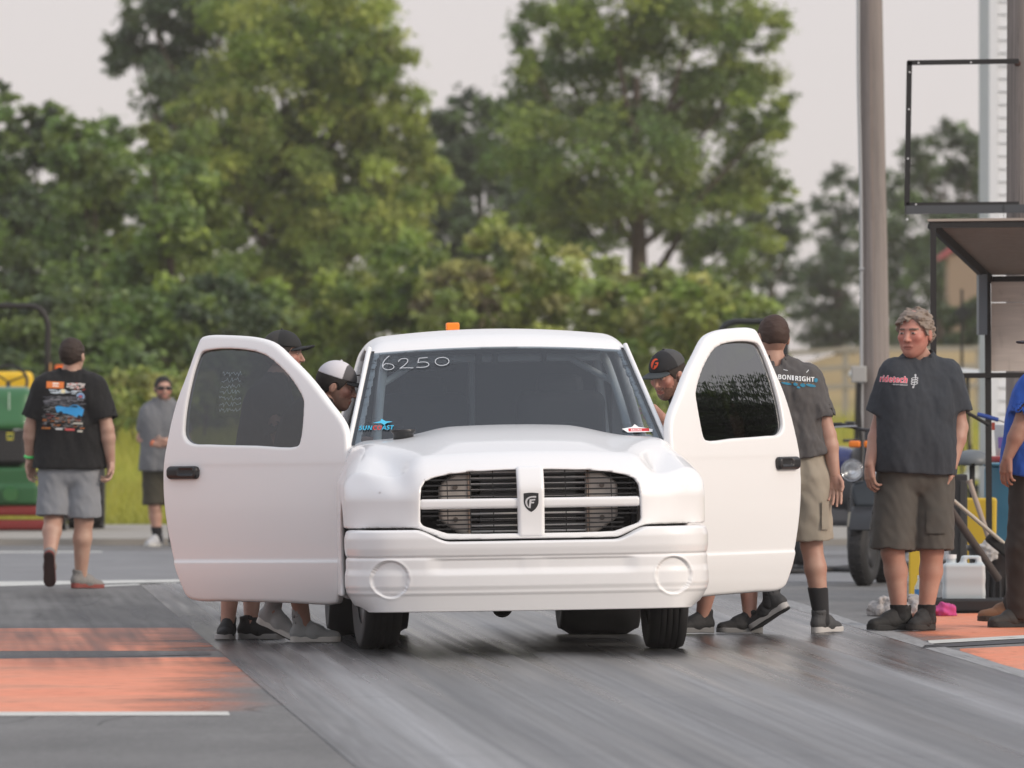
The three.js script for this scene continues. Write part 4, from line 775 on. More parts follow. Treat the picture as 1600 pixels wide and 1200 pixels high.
// walking away, far left
person({
  label: 'person in black printed shirt and grey shorts walking away', x: 108, foot: 919, face: PI - 0.12, fat: 0.5, limb: 1.12, headYaw: PI - 0.35,
  J: { head: [113, 557, 0], neck: [110, 588, 0], shL: [66, 606, 0], shR: [152, 606, 0.02], elL: [48, 668, -0.02], elR: [168, 670, 0.06], wrL: [46, 718, -0.08], wrR: [173, 722, 0.02], hipL: [86, 742, 0], hipR: [130, 742, 0], knL: [84, 812, 0.02], knR: [131, 815, 0], anL: [80, 868, 0.18], anR: [126, 898, -0.05] },
  handL: { n: [0.6, 0, 0.8], curl: 0.55, dir: [0.05, -1, -0.1] }, handR: { n: [-0.8, 0, 0.4], curl: 0.7, dir: [0.0, -1, 0.1] },
  footL: { yaw: PI, pitch: 1.15, color: [0.22, 0.20, 0.19], soleColor: [0.16, 0.03, 0.025], tread: [0.03, 0.012, 0.012], lace: [0.3, 0.05, 0.04] }, footR: { yaw: PI - 0.9, pitch: 0.05, color: [0.22, 0.21, 0.20], soleColor: [0.24, 0.06, 0.05], lace: [0.35, 0.05, 0.04] },
  skin: [0.47, 0.285, 0.215], hair: { color: [0.035, 0.021, 0.015], thick: 0.008, line: 0.09, nape: -0.06, curl: 0.008 },
  shirt: { color: [0.010, 0.010, 0.011], loose: 0.024, sleeve: 0.78, sleeveR: 0.088, hem: 732, prints: [{ px: 101, py: 635, w: 70, h: 84, t: printBack, dir: [0, 0, -1] }] },
  shorts: { color: [0.24, 0.25, 0.27], len: 0.92, r: 0.104, flare: 1.14 }, wristband: { k: 'L', color: [0.12, 0.75, 0.2] },
});
// far man with sunglasses
person({
  label: 'person in grey v-neck shirt and sunglasses standing at the grass edge', x: 246, foot: 853, face: 0.15, fat: 0.1, headYaw: 0.22,
  J: { head: [255, 609, 0], neck: [255, 628, 0], shL: [228, 645, 0], shR: [283, 646, 0], elL: [221, 685, 0], elR: [290, 686, 0], wrL: [244, 694, 0.16], wrR: [268, 692, 0.17], hipL: [242, 738, 0], hipR: [268, 738, 0], knL: [242, 792, 0.03], knR: [270, 792, 0], anL: [246, 838, 0], anR: [272, 838, 0] },
  handL: { dir: [1, 0.1, 0.2], n: [0, 0.5, -1], curl: 0.6 }, handR: { dir: [-1, 0.1, 0.2], n: [0, 0.5, -1], curl: 0.6 },
  footL: { yaw: -0.5, color: [0.45, 0.46, 0.48], soleColor: [0.55, 0.55, 0.53] }, footR: { yaw: 0.4, color: [0.45, 0.46, 0.48], soleColor: [0.55, 0.55, 0.53] },
  skin: [0.50, 0.29, 0.22], hair: { color: [0.014, 0.011, 0.010], thick: 0.008, line: 0.078 }, beard: 0.85, glasses: true, headScale: 0.98,
  shirt: { color: [0.17, 0.175, 0.185], sleeve: 0.72, hem: 736 }, shorts: { color: [0.055, 0.050, 0.035], len: 0.94, r: 0.112 }, sock: { h: 0.32, color: [0.012, 0.012, 0.016] }, wristband: { k: 'L', color: [0.9, 0.2, 0.05] },
});
// dark cap, behind the left door
person({
  label: 'person in dark baseball cap standing behind the open left door', x: 395, foot: 999, face: 1.45, headYaw: 1.35,
  J: { head: [442, 556, -0.15], neck: [432, 592, -0.15], shL: [418, 622, 0.06], shR: [428, 622, -0.36], elL: [440, 690, 0.12], elR: [450, 690, -0.40], wrL: [490, 710, 0.05], wrR: [500, 700, -0.35], hipL: [392, 770, -0.02], hipR: [396, 770, -0.22], knL: [372, 872, 0], knR: [400, 872, -0.22], anL: [356, 972, 0.02], anR: [392, 972, -0.06] },
  handL: { dir: [1, -0.1, 0], n: [0, -1, 0], curl: 0.5 }, handR: { dir: [1, 0, 0], n: [0, -1, 0], curl: 0.5 },
  footL: { yaw: -0.15, color: [0.014, 0.014, 0.015], soleColor: [0.42, 0.40, 0.39], lace: [0.2, 0.2, 0.2] }, footR: { yaw: 1.2, color: [0.014, 0.014, 0.015], soleColor: [0.30, 0.29, 0.28], lace: [0.2, 0.2, 0.2] },
  skin: [0.44, 0.25, 0.19], hair: { color: [0.03, 0.022, 0.018], thick: 0.007, line: 0.06 },
  cap: { color: [0.020, 0.021, 0.022], color2: [0.05, 0.048, 0.045], split: (x, y, z) => z < -0.01, brim: [0.022, 0.024, 0.026], droop: -1.2 },
  shirt: { color: [0.02, 0.02, 0.022], hem: 765, sleeve: 0.8 }, shorts: { color: [0.05, 0.05, 0.05], len: 0.95 },
});
// grey and white cap, leaning into the cab
person({
  label: 'person in white and grey cap leaning into the cab', x: 470, foot: 1003, face: 1.5, headYaw: 1.42, headPitch: 0.25, headRoll: 0,
  J: { head: [526, 605, 0.0], neck: [505, 628, 0.0], shL: [484, 648, 0.2], shR: [490, 648, -0.2], elL: [520, 716, 0.22], elR: [525, 716, -0.25], wrL: [562, 700, 0.15], wrR: [570, 690, -0.2], hipL: [448, 770, 0.09], hipR: [448, 770, -0.09], knL: [462, 872, 0.08], knR: [440, 872, -0.12], anL: [476, 976, 0.05], anR: [428, 955, -0.08] },
  handL: { dir: [1, 0.1, 0], n: [0, -1, 0], curl: 0.5 }, handR: { dir: [1, 0, 0], n: [0, -1, 0], curl: 0.5 },
  footL: { yaw: 1.45, color: [0.30, 0.31, 0.31], soleColor: [0.55, 0.53, 0.50], mark: [swoosh, 0.07, 0.035], markSide: 1, high: true }, footR: { yaw: 1.15, pitch: 0.42, roll: 0.1, color: [0.34, 0.345, 0.345], soleColor: [0.60, 0.58, 0.55], tread: [0.02, 0.02, 0.02], mark: [swoosh, 0.07, 0.035], markSide: 1, high: true },
  skin: [0.36, 0.19, 0.14], beard: 0.35, hair: { color: [0.016, 0.012, 0.010], thick: 0.012, line: 0.055, nape: -0.06 },
  cap: { color: [0.62, 0.60, 0.63], color2: [0.09, 0.085, 0.09], split: (x, y, z) => z > 0.035, brim: [0.012, 0.012, 0.013], band: [[0.095, 0.045, -0.055], [0.104, 0.06, 0.0], [0.10, 0.08, 0.06], [0.085, 0.09, 0.09]] },
  shirt: { color: [0.022, 0.021, 0.022], hem: 768, sleeve: 0.8 }, shorts: { color: [0.05, 0.05, 0.052], len: 0.95 },
});
// black cap with orange badge
person({
  label: 'person in black cap with orange badge leaning in beside the windshield', x: 1120, foot: 990, face: -1.25, headYaw: -0.75, headPitch: 0.32,
  J: { head: [1042, 588, 0.35], neck: [1066, 622, 0.30], shL: [1066, 648, 0.46], shR: [1100, 644, 0.12], elL: [1050, 700, 0.60], elR: [1070, 716, 0.1], wrL: [1030, 652, 0.72], wrR: [1020, 690, 0.3], hipL: [1128, 768, 0.1], hipR: [1142, 768, -0.1], knL: [1108, 870, 0.12], knR: [1162, 870, -0.12], anL: [1097, 962, 0.05], anR: [1172, 963, -0.06] },
  handL: { dir: [-0.3, 0.25, -0.3], n: [-0.6, 0, 0.2], curl: 0.9 }, handR: { dir: [-1, 0, 0], n: [0, -1, 0], curl: 0.6 },
  footL: { yaw: -0.9, color: [0.012, 0.012, 0.013], soleColor: [0.16, 0.16, 0.16] }, footR: { yaw: -1.25, color: [0.012, 0.012, 0.013], soleColor: [0.16, 0.16, 0.16], lace: [0.03, 0.03, 0.03] },
  skin: [0.42, 0.22, 0.165], beard: 0.75, hair: { color: [0.03, 0.02, 0.015], thick: 0.007, line: 0.06 }, headScale: 1.06,
  cap: { color: [0.018, 0.018, 0.020], color2: [0.065, 0.066, 0.068], split: (x, y, z) => z < 0.005, brim: [0.045, 0.055, 0.06], badge: { t: capF, w: 0.066, h: 0.066, x: 0.005 } },
  shirt: { color: [0.012, 0.012, 0.014], hem: 765, sleeve: 0.75 }, shorts: { color: [0.05, 0.05, 0.052], len: 0.95 },
});
// grey printed shirt, seen from behind
person({
  label: 'person in grey printed shirt and khaki shorts walking away behind the right door', x: 1235, foot: 989, face: PI + 0.25, headYaw: PI + 0.30, fat: 0.18, limb: 1.04,
  J: { head: [1208, 529, 0], neck: [1207, 568, 0], shL: [1164, 590, 0.02], shR: [1268, 594, -0.02], elL: [1150, 675, 0], elR: [1294, 680, 0.02], wrL: [1150, 745, -0.05], wrR: [1304, 742, 0.04], hipL: [1214, 748, 0], hipR: [1266, 748, 0], knL: [1208, 850, 0.0], knR: [1268, 852, -0.02], anL: [1203, 935, 0.16], anR: [1283, 962, 0] },
  handL: { n: [1, 0, 0.3], curl: 0.5 }, handR: { n: [-0.3, 0, 1], curl: 0.28, dir: [0.05, -1, 0.06] },
  footL: { yaw: PI + 1.1, pitch: 0.55, color: [0.035, 0.036, 0.038], soleColor: [0.40, 0.39, 0.38], tread: [0.02, 0.02, 0.022] }, footR: { yaw: PI - 0.6, color: [0.06, 0.06, 0.062], soleColor: [0.50, 0.48, 0.46] },
  skin: [0.45, 0.26, 0.195], hair: { color: [0.055, 0.030, 0.022], thick: 0.0045, line: 0.075, nape: -0.028, curl: 0.005 }, headScale: 1.06,
  shirt: { color: [0.090, 0.085, 0.085], hem: 718, sleeve: 0.72, sleeveR: 0.084, wrinkle: 1.5, prints: [{ px: 1243, py: 592, w: 74, h: 34, t: printTee }] },
  shorts: { color: [0.34, 0.30, 0.24], len: 0.92, r: 0.116, flare: 1.06, pocket: { px: 1289, py: 805, w: 12, h: 44 } }, sock: { h: 0.40, color: [0.022, 0.022, 0.024] },
});
// grey haired man
person({
  label: 'person in dark blue printed shirt and grey cargo shorts standing facing the truck', x: 1425, foot: 985, face: -0.42, headYaw: -0.48, headPitch: 0.06, fat: 0.42, limb: 1.12, jaw: 1.08,
  J: { head: [1429, 523, 0.05], neck: [1436, 562, 0.0], shL: [1392, 588, 0.07], shR: [1485, 590, -0.07], elL: [1374, 668, 0.03], elR: [1500, 668, -0.05], wrL: [1358, 726, 0.12], wrR: [1487, 728, 0.02], hipL: [1402, 745, 0.03], hipR: [1458, 745, -0.03], knL: [1394, 862, 0.06], knR: [1456, 862, 0.0], anL: [1405, 956, 0.02], anR: [1447, 956, -0.04] },
  handL: { n: [0.7, 0, -0.5], curl: 0.6, dir: [0.0, -1, 0.05] }, handR: { n: [-0.9, 0, -0.1], curl: 0.5, dir: [-0.12, -1, 0.1] },
  footL: { yaw: -1.0, color: [0.014, 0.014, 0.014], soleColor: [0.018, 0.018, 0.018], len: 1.1 }, footR: { yaw: -0.45, color: [0.017, 0.017, 0.017], soleColor: [0.03, 0.028, 0.026], len: 1.1 },
  skin: [0.44, 0.25, 0.19], flush: 1, brow: [0.16, 0.11, 0.085], hair: { color: [0.235, 0.185, 0.15], thick: 0.019, line: 0.070, top: 0.6, curl: 0.024, nape: -0.085 }, headScale: 1.12,
  shirt: { color: [0.036, 0.042, 0.052], loose: 0.018, hem: 740, sleeve: 0.72, sleeveR: 0.092, prints: [{ px: 1411, py: 596, w: 66, h: 24, t: printChest, dir: [0.18, 0, -1] }] },
  shorts: { color: [0.085, 0.078, 0.068], len: 0.98, r: 0.112, flare: 1.05, pocket: { px: 1462, py: 815, w: 32, h: 36 } }, sock: { h: 0.12, color: [0.012, 0.012, 0.013] },
});
// blue shirt at the edge of the picture
person({
  label: 'person in bright blue shirt and dark trousers at the right edge', x: 1618, foot: 979, face: -1.2, headYaw: -1.2, fat: 0.3, limb: 1.05,
  J: { head: [1632, 545, 0], neck: [1634, 582, 0], shL: [1612, 604, 0.2], shR: [1650, 604, -0.18], elL: [1588, 672, 0.24], elR: [1660, 670, -0.2], wrL: [1570, 716, 0.26], wrR: [1640, 735, -0.15], hipL: [1608, 748, 0.1], hipR: [1622, 748, -0.1], knL: [1598, 855, 0.12], knR: [1632, 855, -0.1], anL: [1594, 952, 0.10], anR: [1588, 944, -0.18] },
  handL: { n: [0.5, 0, -0.7], curl: 0.5, dir: [-0.1, -1, 0] }, handR: { curl: 0.5 },
  footL: { yaw: -1.1, color: [0.03, 0.028, 0.026], soleColor: [0.02, 0.02, 0.02], len: 1.1, high: true }, footR: { yaw: -1.4, color: [0.24, 0.12, 0.065], soleColor: [0.06, 0.045, 0.035], len: 1.12, high: true },
  skin: [0.33, 0.17, 0.12], hair: { color: [0.03, 0.02, 0.015], thick: 0.007, line: 0.06 },
  cap: { color: [0.03, 0.032, 0.036], brim: [0.045, 0.045, 0.055] },
  shirt: { color: [0.02, 0.09, 0.42], loose: 0.022, hem: 745, sleeve: 0.7, sleeveR: 0.085 }, shorts: { color: [0.035, 0.028, 0.024], long: true, r: 0.115 },
});
// ---------- trees, shrubs, grass ----------
const leafMat = mat([1, 1, 1], 0.85, { vertexColors: true, transmission: 0.4, thickness: 0 });
const barkMat = mat([0.11, 0.085, 0.065], 0.95, { bumpMap: repeated(asphaltBump, 2, 0.5), bumpScale: 0.02 });
let leafCount = 0;
function foliage(lobes, density, leaf, cols, seed, droop = 0) {
  const r = rng(seed), g1 = () => (r() + r() + r() - 1.5) * 0.82, P = [], K = [], I = [];
  for (const [cx, cy, cz, rad, sq = 1] of lobes) {
    const nc = Math.max(5, Math.round(24 * Math.min(2.2, rad / leaf / 7))), per = Math.round(density * (rad / leaf) ** 2 / nc * 240);
    for (let c = 0; c < nc; c++) {
      const t = r() * 6.283, v = r() * 2 - 1, w = Math.sqrt(1 - v * v), R = rad * (0.35 + 0.65 * Math.sqrt(r())), q = rad * (0.20 + 0.20 * r());
      const bx = cx + R * w * Math.cos(t), by = cy + R * v * sq, bz = cz + R * w * Math.sin(t);
      const m = r(), tone = 0.55 + 0.75 * r(), a = cols[Math.floor(r() * cols.length)];
      for (let k = 0; k < per; k++) {
        const x = bx + g1() * q * 1.25, y = by + g1() * q * 0.85, z = bz + g1() * q * 1.25, L = leaf * (0.55 + 0.9 * r()), B = L * (0.42 + 0.2 * r());
        const th = r() * 6.283, ph = Math.acos(2 * r() - 1) , ux = Math.sin(ph) * Math.cos(th), uy = Math.cos(ph) * 0.8 - droop, uz = Math.sin(ph) * Math.sin(th);
        let sx = r() - 0.5, sy = (r() - 0.5) * 0.7, sz = r() - 0.5; const dd = sx * ux + sy * uy + sz * uz; sx -= dd * ux; sy -= dd * uy; sz -= dd * uz; const sl = Math.hypot(sx, sy, sz) + 1e-6; sx *= B / sl / 2; sy *= B / sl / 2; sz *= B / sl / 2;
        const i = P.length / 3, mx = x + ux * L * 0.5, my = y + uy * L * 0.5, mz = z + uz * L * 0.5;
        P.push(x, y, z, mx + sx, my + sy, mz + sz, x + ux * L, y + uy * L, z + uz * L, mx - sx, my - sy, mz - sz);
        const f = tone * (0.8 + 0.4 * r()); for (let j = 0; j < 4; j++) K.push(a[0] * f, a[1] * f, a[2] * f);
        I.push(i, i + 1, i + 2, i, i + 2, i + 3); leafCount++;
      }
    }
  }
  const g = new THREE.BufferGeometry(); g.setAttribute('position', new THREE.Float32BufferAttribute(P, 3)); g.setAttribute('color', new THREE.Float32BufferAttribute(K, 3)); g.setIndex(I); return g;
}
const G_WARM = [[0.245, 0.337, 0.051], [0.301, 0.376, 0.061], [0.196, 0.297, 0.049], [0.35, 0.396, 0.079]];
const G_MID = [[0.157, 0.25, 0.045], [0.2, 0.284, 0.052], [0.122, 0.209, 0.045]];
const G_DARK = [[0.069, 0.122, 0.037], [0.093, 0.15, 0.044], [0.056, 0.103, 0.037]];
const G_PALE = [[0.331, 0.408, 0.094], [0.394, 0.444, 0.121], [0.267, 0.36, 0.077], [0.42, 0.42, 0.132]];
function tree(name, label, category, o) {
  const s = F / o.d, x0 = o.base, r = rng(o.seed ?? 3), gx = (x0 - 800) / s, gy = o.ground ?? (rise(gx, o.d) - 0.05);
  const root = thing(name, label, category, V(gx, gy, -o.d), 0, o.group);
  const L = o.lobes.map(([px, py, rp, dz]) => [(px - x0) / s, HC + (HY - py) / s - gy, dz ?? (r() - 0.5) * (o.depth ?? 3.5), rp / s, o.squash ?? 0.9]);
  part('crown', foliage(L, o.density ?? 0.32, o.leaf ?? 0.20, o.cols, o.seed ?? 3, o.droop ?? 0.15), leafMat, root);
  if (o.trunk) {
    const list = [], top = (HC + (HY - o.trunk.top) / s) - gy, w = o.trunk.w / s / 2, lean = (o.trunk.lean ?? 0) / s;
    const path = [V(0, -0.2, 0), V(lean * 0.3, top * 0.35, 0.1), V(lean * 0.7, top * 0.7, -0.1), V(lean, top, 0)];
    for (let i = 0; i < 3; i++) list.push(bar(path[i], path[i + 1], w * (1.25 - i * 0.3), 10, w * (0.95 - i * 0.3)));
    for (const l of L) if (l[3] > 0.4) { const a = path[1].clone().lerp(path[3], clamp(0.2 + 0.7 * r())); const b = V(l[0], l[1], l[2]); if (b.y < a.y + 0.3) a.copy(path[1]); const m = a.clone().lerp(b, 0.5).add(V(0, -0.2, 0)); list.push(bar(a, m, w * 0.42, 6, w * 0.26), bar(m, b, w * 0.26, 6, w * 0.08)); }
    part('trunk', merged(list), barkMat, root);
  } else if (o.stems) {
    const list = []; for (let i = 0; i < o.stems; i++) { const l = L[i % L.length]; list.push(bar(V((r() - 0.5) * 0.4, -0.1, (r() - 0.5) * 0.4), V(l[0] + (r() - 0.5) * 0.3, l[1], l[2]), 0.03, 6, 0.01)); }
    part('stem', merged(list), barkMat, root);
  }
  return root;
}
tree('deciduous_tree', 'tallest warm green tree standing behind the open left door', 'tree', { d: 215, base: 450, seed: 11, cols: G_WARM, density: 0.31, leaf: 0.155, depth: 4, droop: 0.45, trunk: { top: 150, w: 46, lean: 30 }, lobes: [[430, 30, 105], [520, 50, 105], [575, 140, 90], [450, 150, 120], [350, 215, 85], [600, 215, 75], [655, 275, 55], [640, 220, 45], [530, 280, 115], [420, 310, 110], [335, 300, 85], [560, 390, 95], [465, 425, 85], [380, 420, 75], [625, 345, 60], [600, 110, 45], [410, 480, 45], [510, 480, 50], [470, 250, 60], [400, 230, 60], [560, 330, 60]] });
tree('deciduous_tree', 'dark green tree whose crown leans out left of the tallest tree', 'tree', { d: 236, base: 330, seed: 12, cols: G_DARK, density: 0.3, leaf: 0.19, trunk: { top: 120, w: 30, lean: -40 }, lobes: [[240, 50, 60], [300, 10, 75], [205, 85, 38], [255, 130, 50], [330, 90, 80], [270, 190, 45], [360, -20, 80], [300, 260, 70], [185, 70, 22], [230, 10, 40]] });
tree('deciduous_tree', 'broad tree with visible trunk above the windshield, right of centre', 'tree', { d: 236, base: 1000, seed: 13, cols: [...G_WARM.slice(0, 3), ...G_MID], density: 0.27, leaf: 0.165, depth: 4.5, trunk: { top: 120, w: 34, lean: -6 }, lobes: [[950, 0, 110], [1090, 10, 105], [865, 50, 62], [1185, 35, 48], [1215, 20, 22], [895, 150, 105], [1035, 130, 120], [1150, 140, 75], [1205, 190, 34], [1225, 165, 20], [840, 240, 80], [990, 265, 110], [1115, 260, 90], [1185, 285, 45], [910, 340, 70], [1075, 345, 75], [1160, 380, 55], [1120, 420, 60], [860, 330, 60], [825, 95, 30], [1225, 300, 20]] });
tree('deciduous_tree', 'dark slim tree in the gap between the two tallest trees', 'tree', { d: 262, base: 750, seed: 14, cols: G_DARK, density: 0.3, trunk: { top: 260, w: 20 }, lobes: [[740, 185, 48], [785, 215, 55], [715, 250, 62], [685, 195, 30], [785, 165, 28], [760, 300, 80], [690, 320, 60], [830, 290, 60], [810, 370, 70], [700, 385, 60], [755, 405, 60], [660, 400, 50]] });
tree('deciduous_tree', 'dark tree at the left edge behind the tractor', 'tree', { d: 196, base: 40, seed: 15, cols: [...G_MID, ...G_DARK], density: 0.36, trunk: { top: 300, w: 26 }, lobes: [[60, 205, 42], [15, 180, 34], [20, 250, 60], [90, 250, 55], [10, 330, 80], [90, 340, 80], [40, 420, 95], [110, 450, 80], [20, 520, 80], [85, 165, 20], [5, 145, 18]] });
tree('deciduous_tree', 'rounded green tree behind the person in the black printed shirt', 'tree', { d: 190, base: 150, seed: 16, cols: G_MID, density: 0.36, trunk: { top: 320, w: 24 }, lobes: [[120, 200, 34], [170, 215, 45], [150, 270, 70], [200, 310, 75], [130, 360, 80], [190, 410, 80], [140, 470, 80], [80, 520, 60], [200, 520, 70], [140, 560, 50]] });
tree('deciduous_tree', 'bushy green tree left of the open left door', 'tree', { d: 180, base: 265, seed: 17, cols: [...G_MID, ...G_WARM.slice(0, 2)], density: 0.36, trunk: { top: 380, w: 22 }, lobes: [[235, 225, 40], [275, 270, 55], [245, 330, 70], [300, 370, 70], [250, 420, 75], [310, 470, 70], [260, 510, 70], [330, 540, 60], [225, 550, 50], [300, 390, 30]] });
tree('deciduous_tree', 'thin dark tree standing just right of the broad trunked tree', 'tree', { d: 285, base: 1205, seed: 18, cols: G_DARK, density: 0.2, leaf: 0.2, trunk: { top: 340, w: 14 }, lobes: [[1210, 320, 36], [1235, 360, 28], [1200, 380, 45], [1220, 440, 40], [1190, 460, 45], [1248, 330, 16], [1180, 330, 40]] });
tree('deciduous_tree', 'hazy dark tree just left of the grey utility pole', 'tree', { d: 330, base: 1310, seed: 19, cols: G_DARK, density: 0.2, leaf: 0.22, trunk: { top: 330, w: 14 }, lobes: [[1325, 285, 34], [1300, 330, 36], [1335, 350, 45], [1285, 400, 40], [1330, 420, 50], [1290, 470, 45], [1340, 490, 45], [1265, 450, 30], [1370, 300, 30], [1375, 380, 45], [1300, 520, 40], [1345, 530, 40], [1260, 510, 35], [1390, 510, 45]] });
tree('deciduous_tree', 'dark rounded tree seen through the black empty frame', 'tree', { d: 318, base: 1470, seed: 20, cols: [...G_DARK, G_MID[2]], density: 0.22, leaf: 0.22, trunk: { top: 300, w: 18 }, lobes: [[1440, 235, 38], [1485, 218, 36], [1530, 235, 40], [1425, 290, 44], [1475, 285, 55], [1530, 300, 55], [1440, 350, 55], [1510, 370, 60], [1410, 400, 50], [1460, 440, 60], [1530, 450, 60], [1580, 300, 60], [1590, 400, 70], [1400, 480, 50], [1520, 520, 40], [1450, 515, 45], [1410, 535, 35], [1490, 535, 40], [1545, 520, 40]] });
const shrubGroup = 'light green shrubs along the tree line';
const shrubs = [
  ['shrub between the open left door and the cab', 560, 178, [[545, 470, 62], [600, 500, 55], [520, 540, 60], [575, 570, 65]], G_WARM],
  ['shrub above the cab corner with the white number', 640, 176, [[640, 410, 55], [620, 470, 60], [670, 480, 55], [640, 540, 65]], [...G_WARM, ...G_MID]],
  ['brownish shrub above the amber light', 715, 170, [[715, 430, 50], [735, 480, 50], [700, 490, 45], [715, 550, 65]], [...G_PALE, [0.16, 0.13, 0.05]]],
  ['rounded shrub above the middle of the cab roof', 795, 174, [[790, 400, 58], [820, 440, 55], [770, 460, 60], [800, 530, 70]], [...G_WARM, ...G_PALE]],
  ['tall bright shrub left of the broad trunk', 865, 172, [[860, 430, 58], [895, 470, 55], [840, 490, 55], [870, 550, 65]], [...G_WARM, ...G_PALE]],
  ['pale shrub in front of the broad trunk', 950, 168, [[930, 440, 48], [965, 465, 52], [940, 510, 60], [960, 570, 65]], G_PALE],
  ['leafy shrub behind the person with the black cap', 1040, 166, [[1020, 470, 58], [1065, 490, 52], [1040, 545, 65], [1010, 590, 60]], [...G_WARM, ...G_PALE]],
  ['pale shrub behind the open right door', 1120, 164, [[1105, 470, 52], [1145, 500, 55], [1110, 550, 65], [1150, 590, 60]], [...G_PALE, ...G_WARM]],
  ['small shrub behind the head of the person in grey', 1185, 168, [[1175, 505, 40], [1195, 545, 40], [1180, 590, 50]], G_WARM],
  ['dark shrub under the tallest tree', 430, 182, [[400, 480, 60], [450, 500, 60], [410, 550, 70], [470, 580, 60]], [...G_MID, ...G_WARM]],
  ['drooping shrub behind the person in the dark cap', 500, 180, [[490, 500, 60], [510, 560, 65], [470, 600, 60]], G_PALE.slice(0, 3)],
];
shrubs.push(
  ['dark undergrowth behind the tractor roll bar', 60, 158, [[20, 500, 60], [80, 520, 60], [50, 570, 70], [0, 590, 60]], [...G_MID, ...G_DARK]],
  ['dark undergrowth right of the walking person', 170, 160, [[150, 500, 55], [200, 510, 55], [170, 560, 65], [210, 590, 55]], G_MID],
  ['undergrowth above the person in sunglasses', 265, 162, [[250, 490, 55], [300, 500, 55], [270, 550, 65], [320, 580, 60]], [...G_MID, ...G_DARK]],
  ['dark undergrowth above the left door', 360, 164, [[345, 480, 60], [385, 510, 55], [350, 550, 65], [390, 580, 60]], G_DARK]);
shrubs.push(['dark bush in front of the red-roofed shed', 1508, 246, [[1488, 495, 28], [1526, 492, 30], [1508, 530, 36], [1545, 520, 34]], G_DARK]);
shrubs.forEach(([label, base, d, lobes, cols], i) => tree('shrub', label, 'shrub', { d, base, seed: 40 + i, cols, lobes: [...lobes, [base, base < 400 ? 600 : base > 1300 ? 560 : 640, base < 400 ? 55 : base > 1300 ? 30 : 70]], density: 0.34, leaf: 0.19, depth: 2.4, group: shrubGroup, stems: 4, ground: rise((base - 800) * d / F, d) - 0.1 }));
const weedGroup = 'pale weedy bushes at the field edge';
[[205, 126, 575, 'weedy bush just left of the person in sunglasses'], [250, 120, 570, 'weedy bush behind the person in sunglasses'], [300, 124, 575, 'weedy bush behind the left door edge'], [165, 130, 585, 'weedy bush right of the person in the black shirt'], [350, 132, 590, 'weedy bush hidden mostly by the left door'], [540, 140, 590, 'weedy bush seen beside the cab corner'], [1010, 138, 600, 'weedy bush seen beside the right door']].forEach(([px, d, top, label], i) =>
  tree('weed_bush', 'pale ' + label, 'bush', { d, base: px, seed: 70 + i, cols: G_PALE, lobes: [[px - 25, top + 28, 28], [px + 20, top + 32, 30], [px, top + 50, 34], [px - 22, top + 66, 30], [px + 25, top + 70, 30]], density: 0.3, leaf: 0.11, depth: 1.4, group: weedGroup, stems: 5, ground: rise((px - 800) * d / F, d) - 0.05 }));
// trees off to the right of the strip: the door glass mirrors them
[[42, -58, 15], [47, -65, 17.5], [41, -71, 18.5], [49, -76, 21], [43, -82, 19.5], [52, -88, 19], [45, -94, 17], [56, -70, 20], [55, -80, 19.5], [40, -64, 15.5], [44, -88, 16.5]].forEach(([x, z, h], i) => {
  const root = thing('deciduous_tree', 'tall dark tree of the belt mirrored in the right door glass', 'tree', V(x, 0, z), 0, 'belt of trees mirrored in the right door glass');
  const r = rng(300 + i), L = []; for (let k = 0; k < 16; k++) { const v = (k + r()) / 16, a = r() * 6.283, w = 3.6 * Math.sin(Math.PI * (0.12 + 0.78 * v)); L.push([Math.cos(a) * w * r(), h * (0.16 + 0.76 * v), Math.sin(a) * w * r(), 1.7 + r() * 1.3, 0.9]); }
  part('crown', foliage(L, 0.11, 0.48, G_DARK, 310 + i), leafMat, root);
  part('trunk', bar(V(0, -0.2, 0), V(0, h * 0.85, 0), 0.26, 10, 0.06), barkMat, root);
});
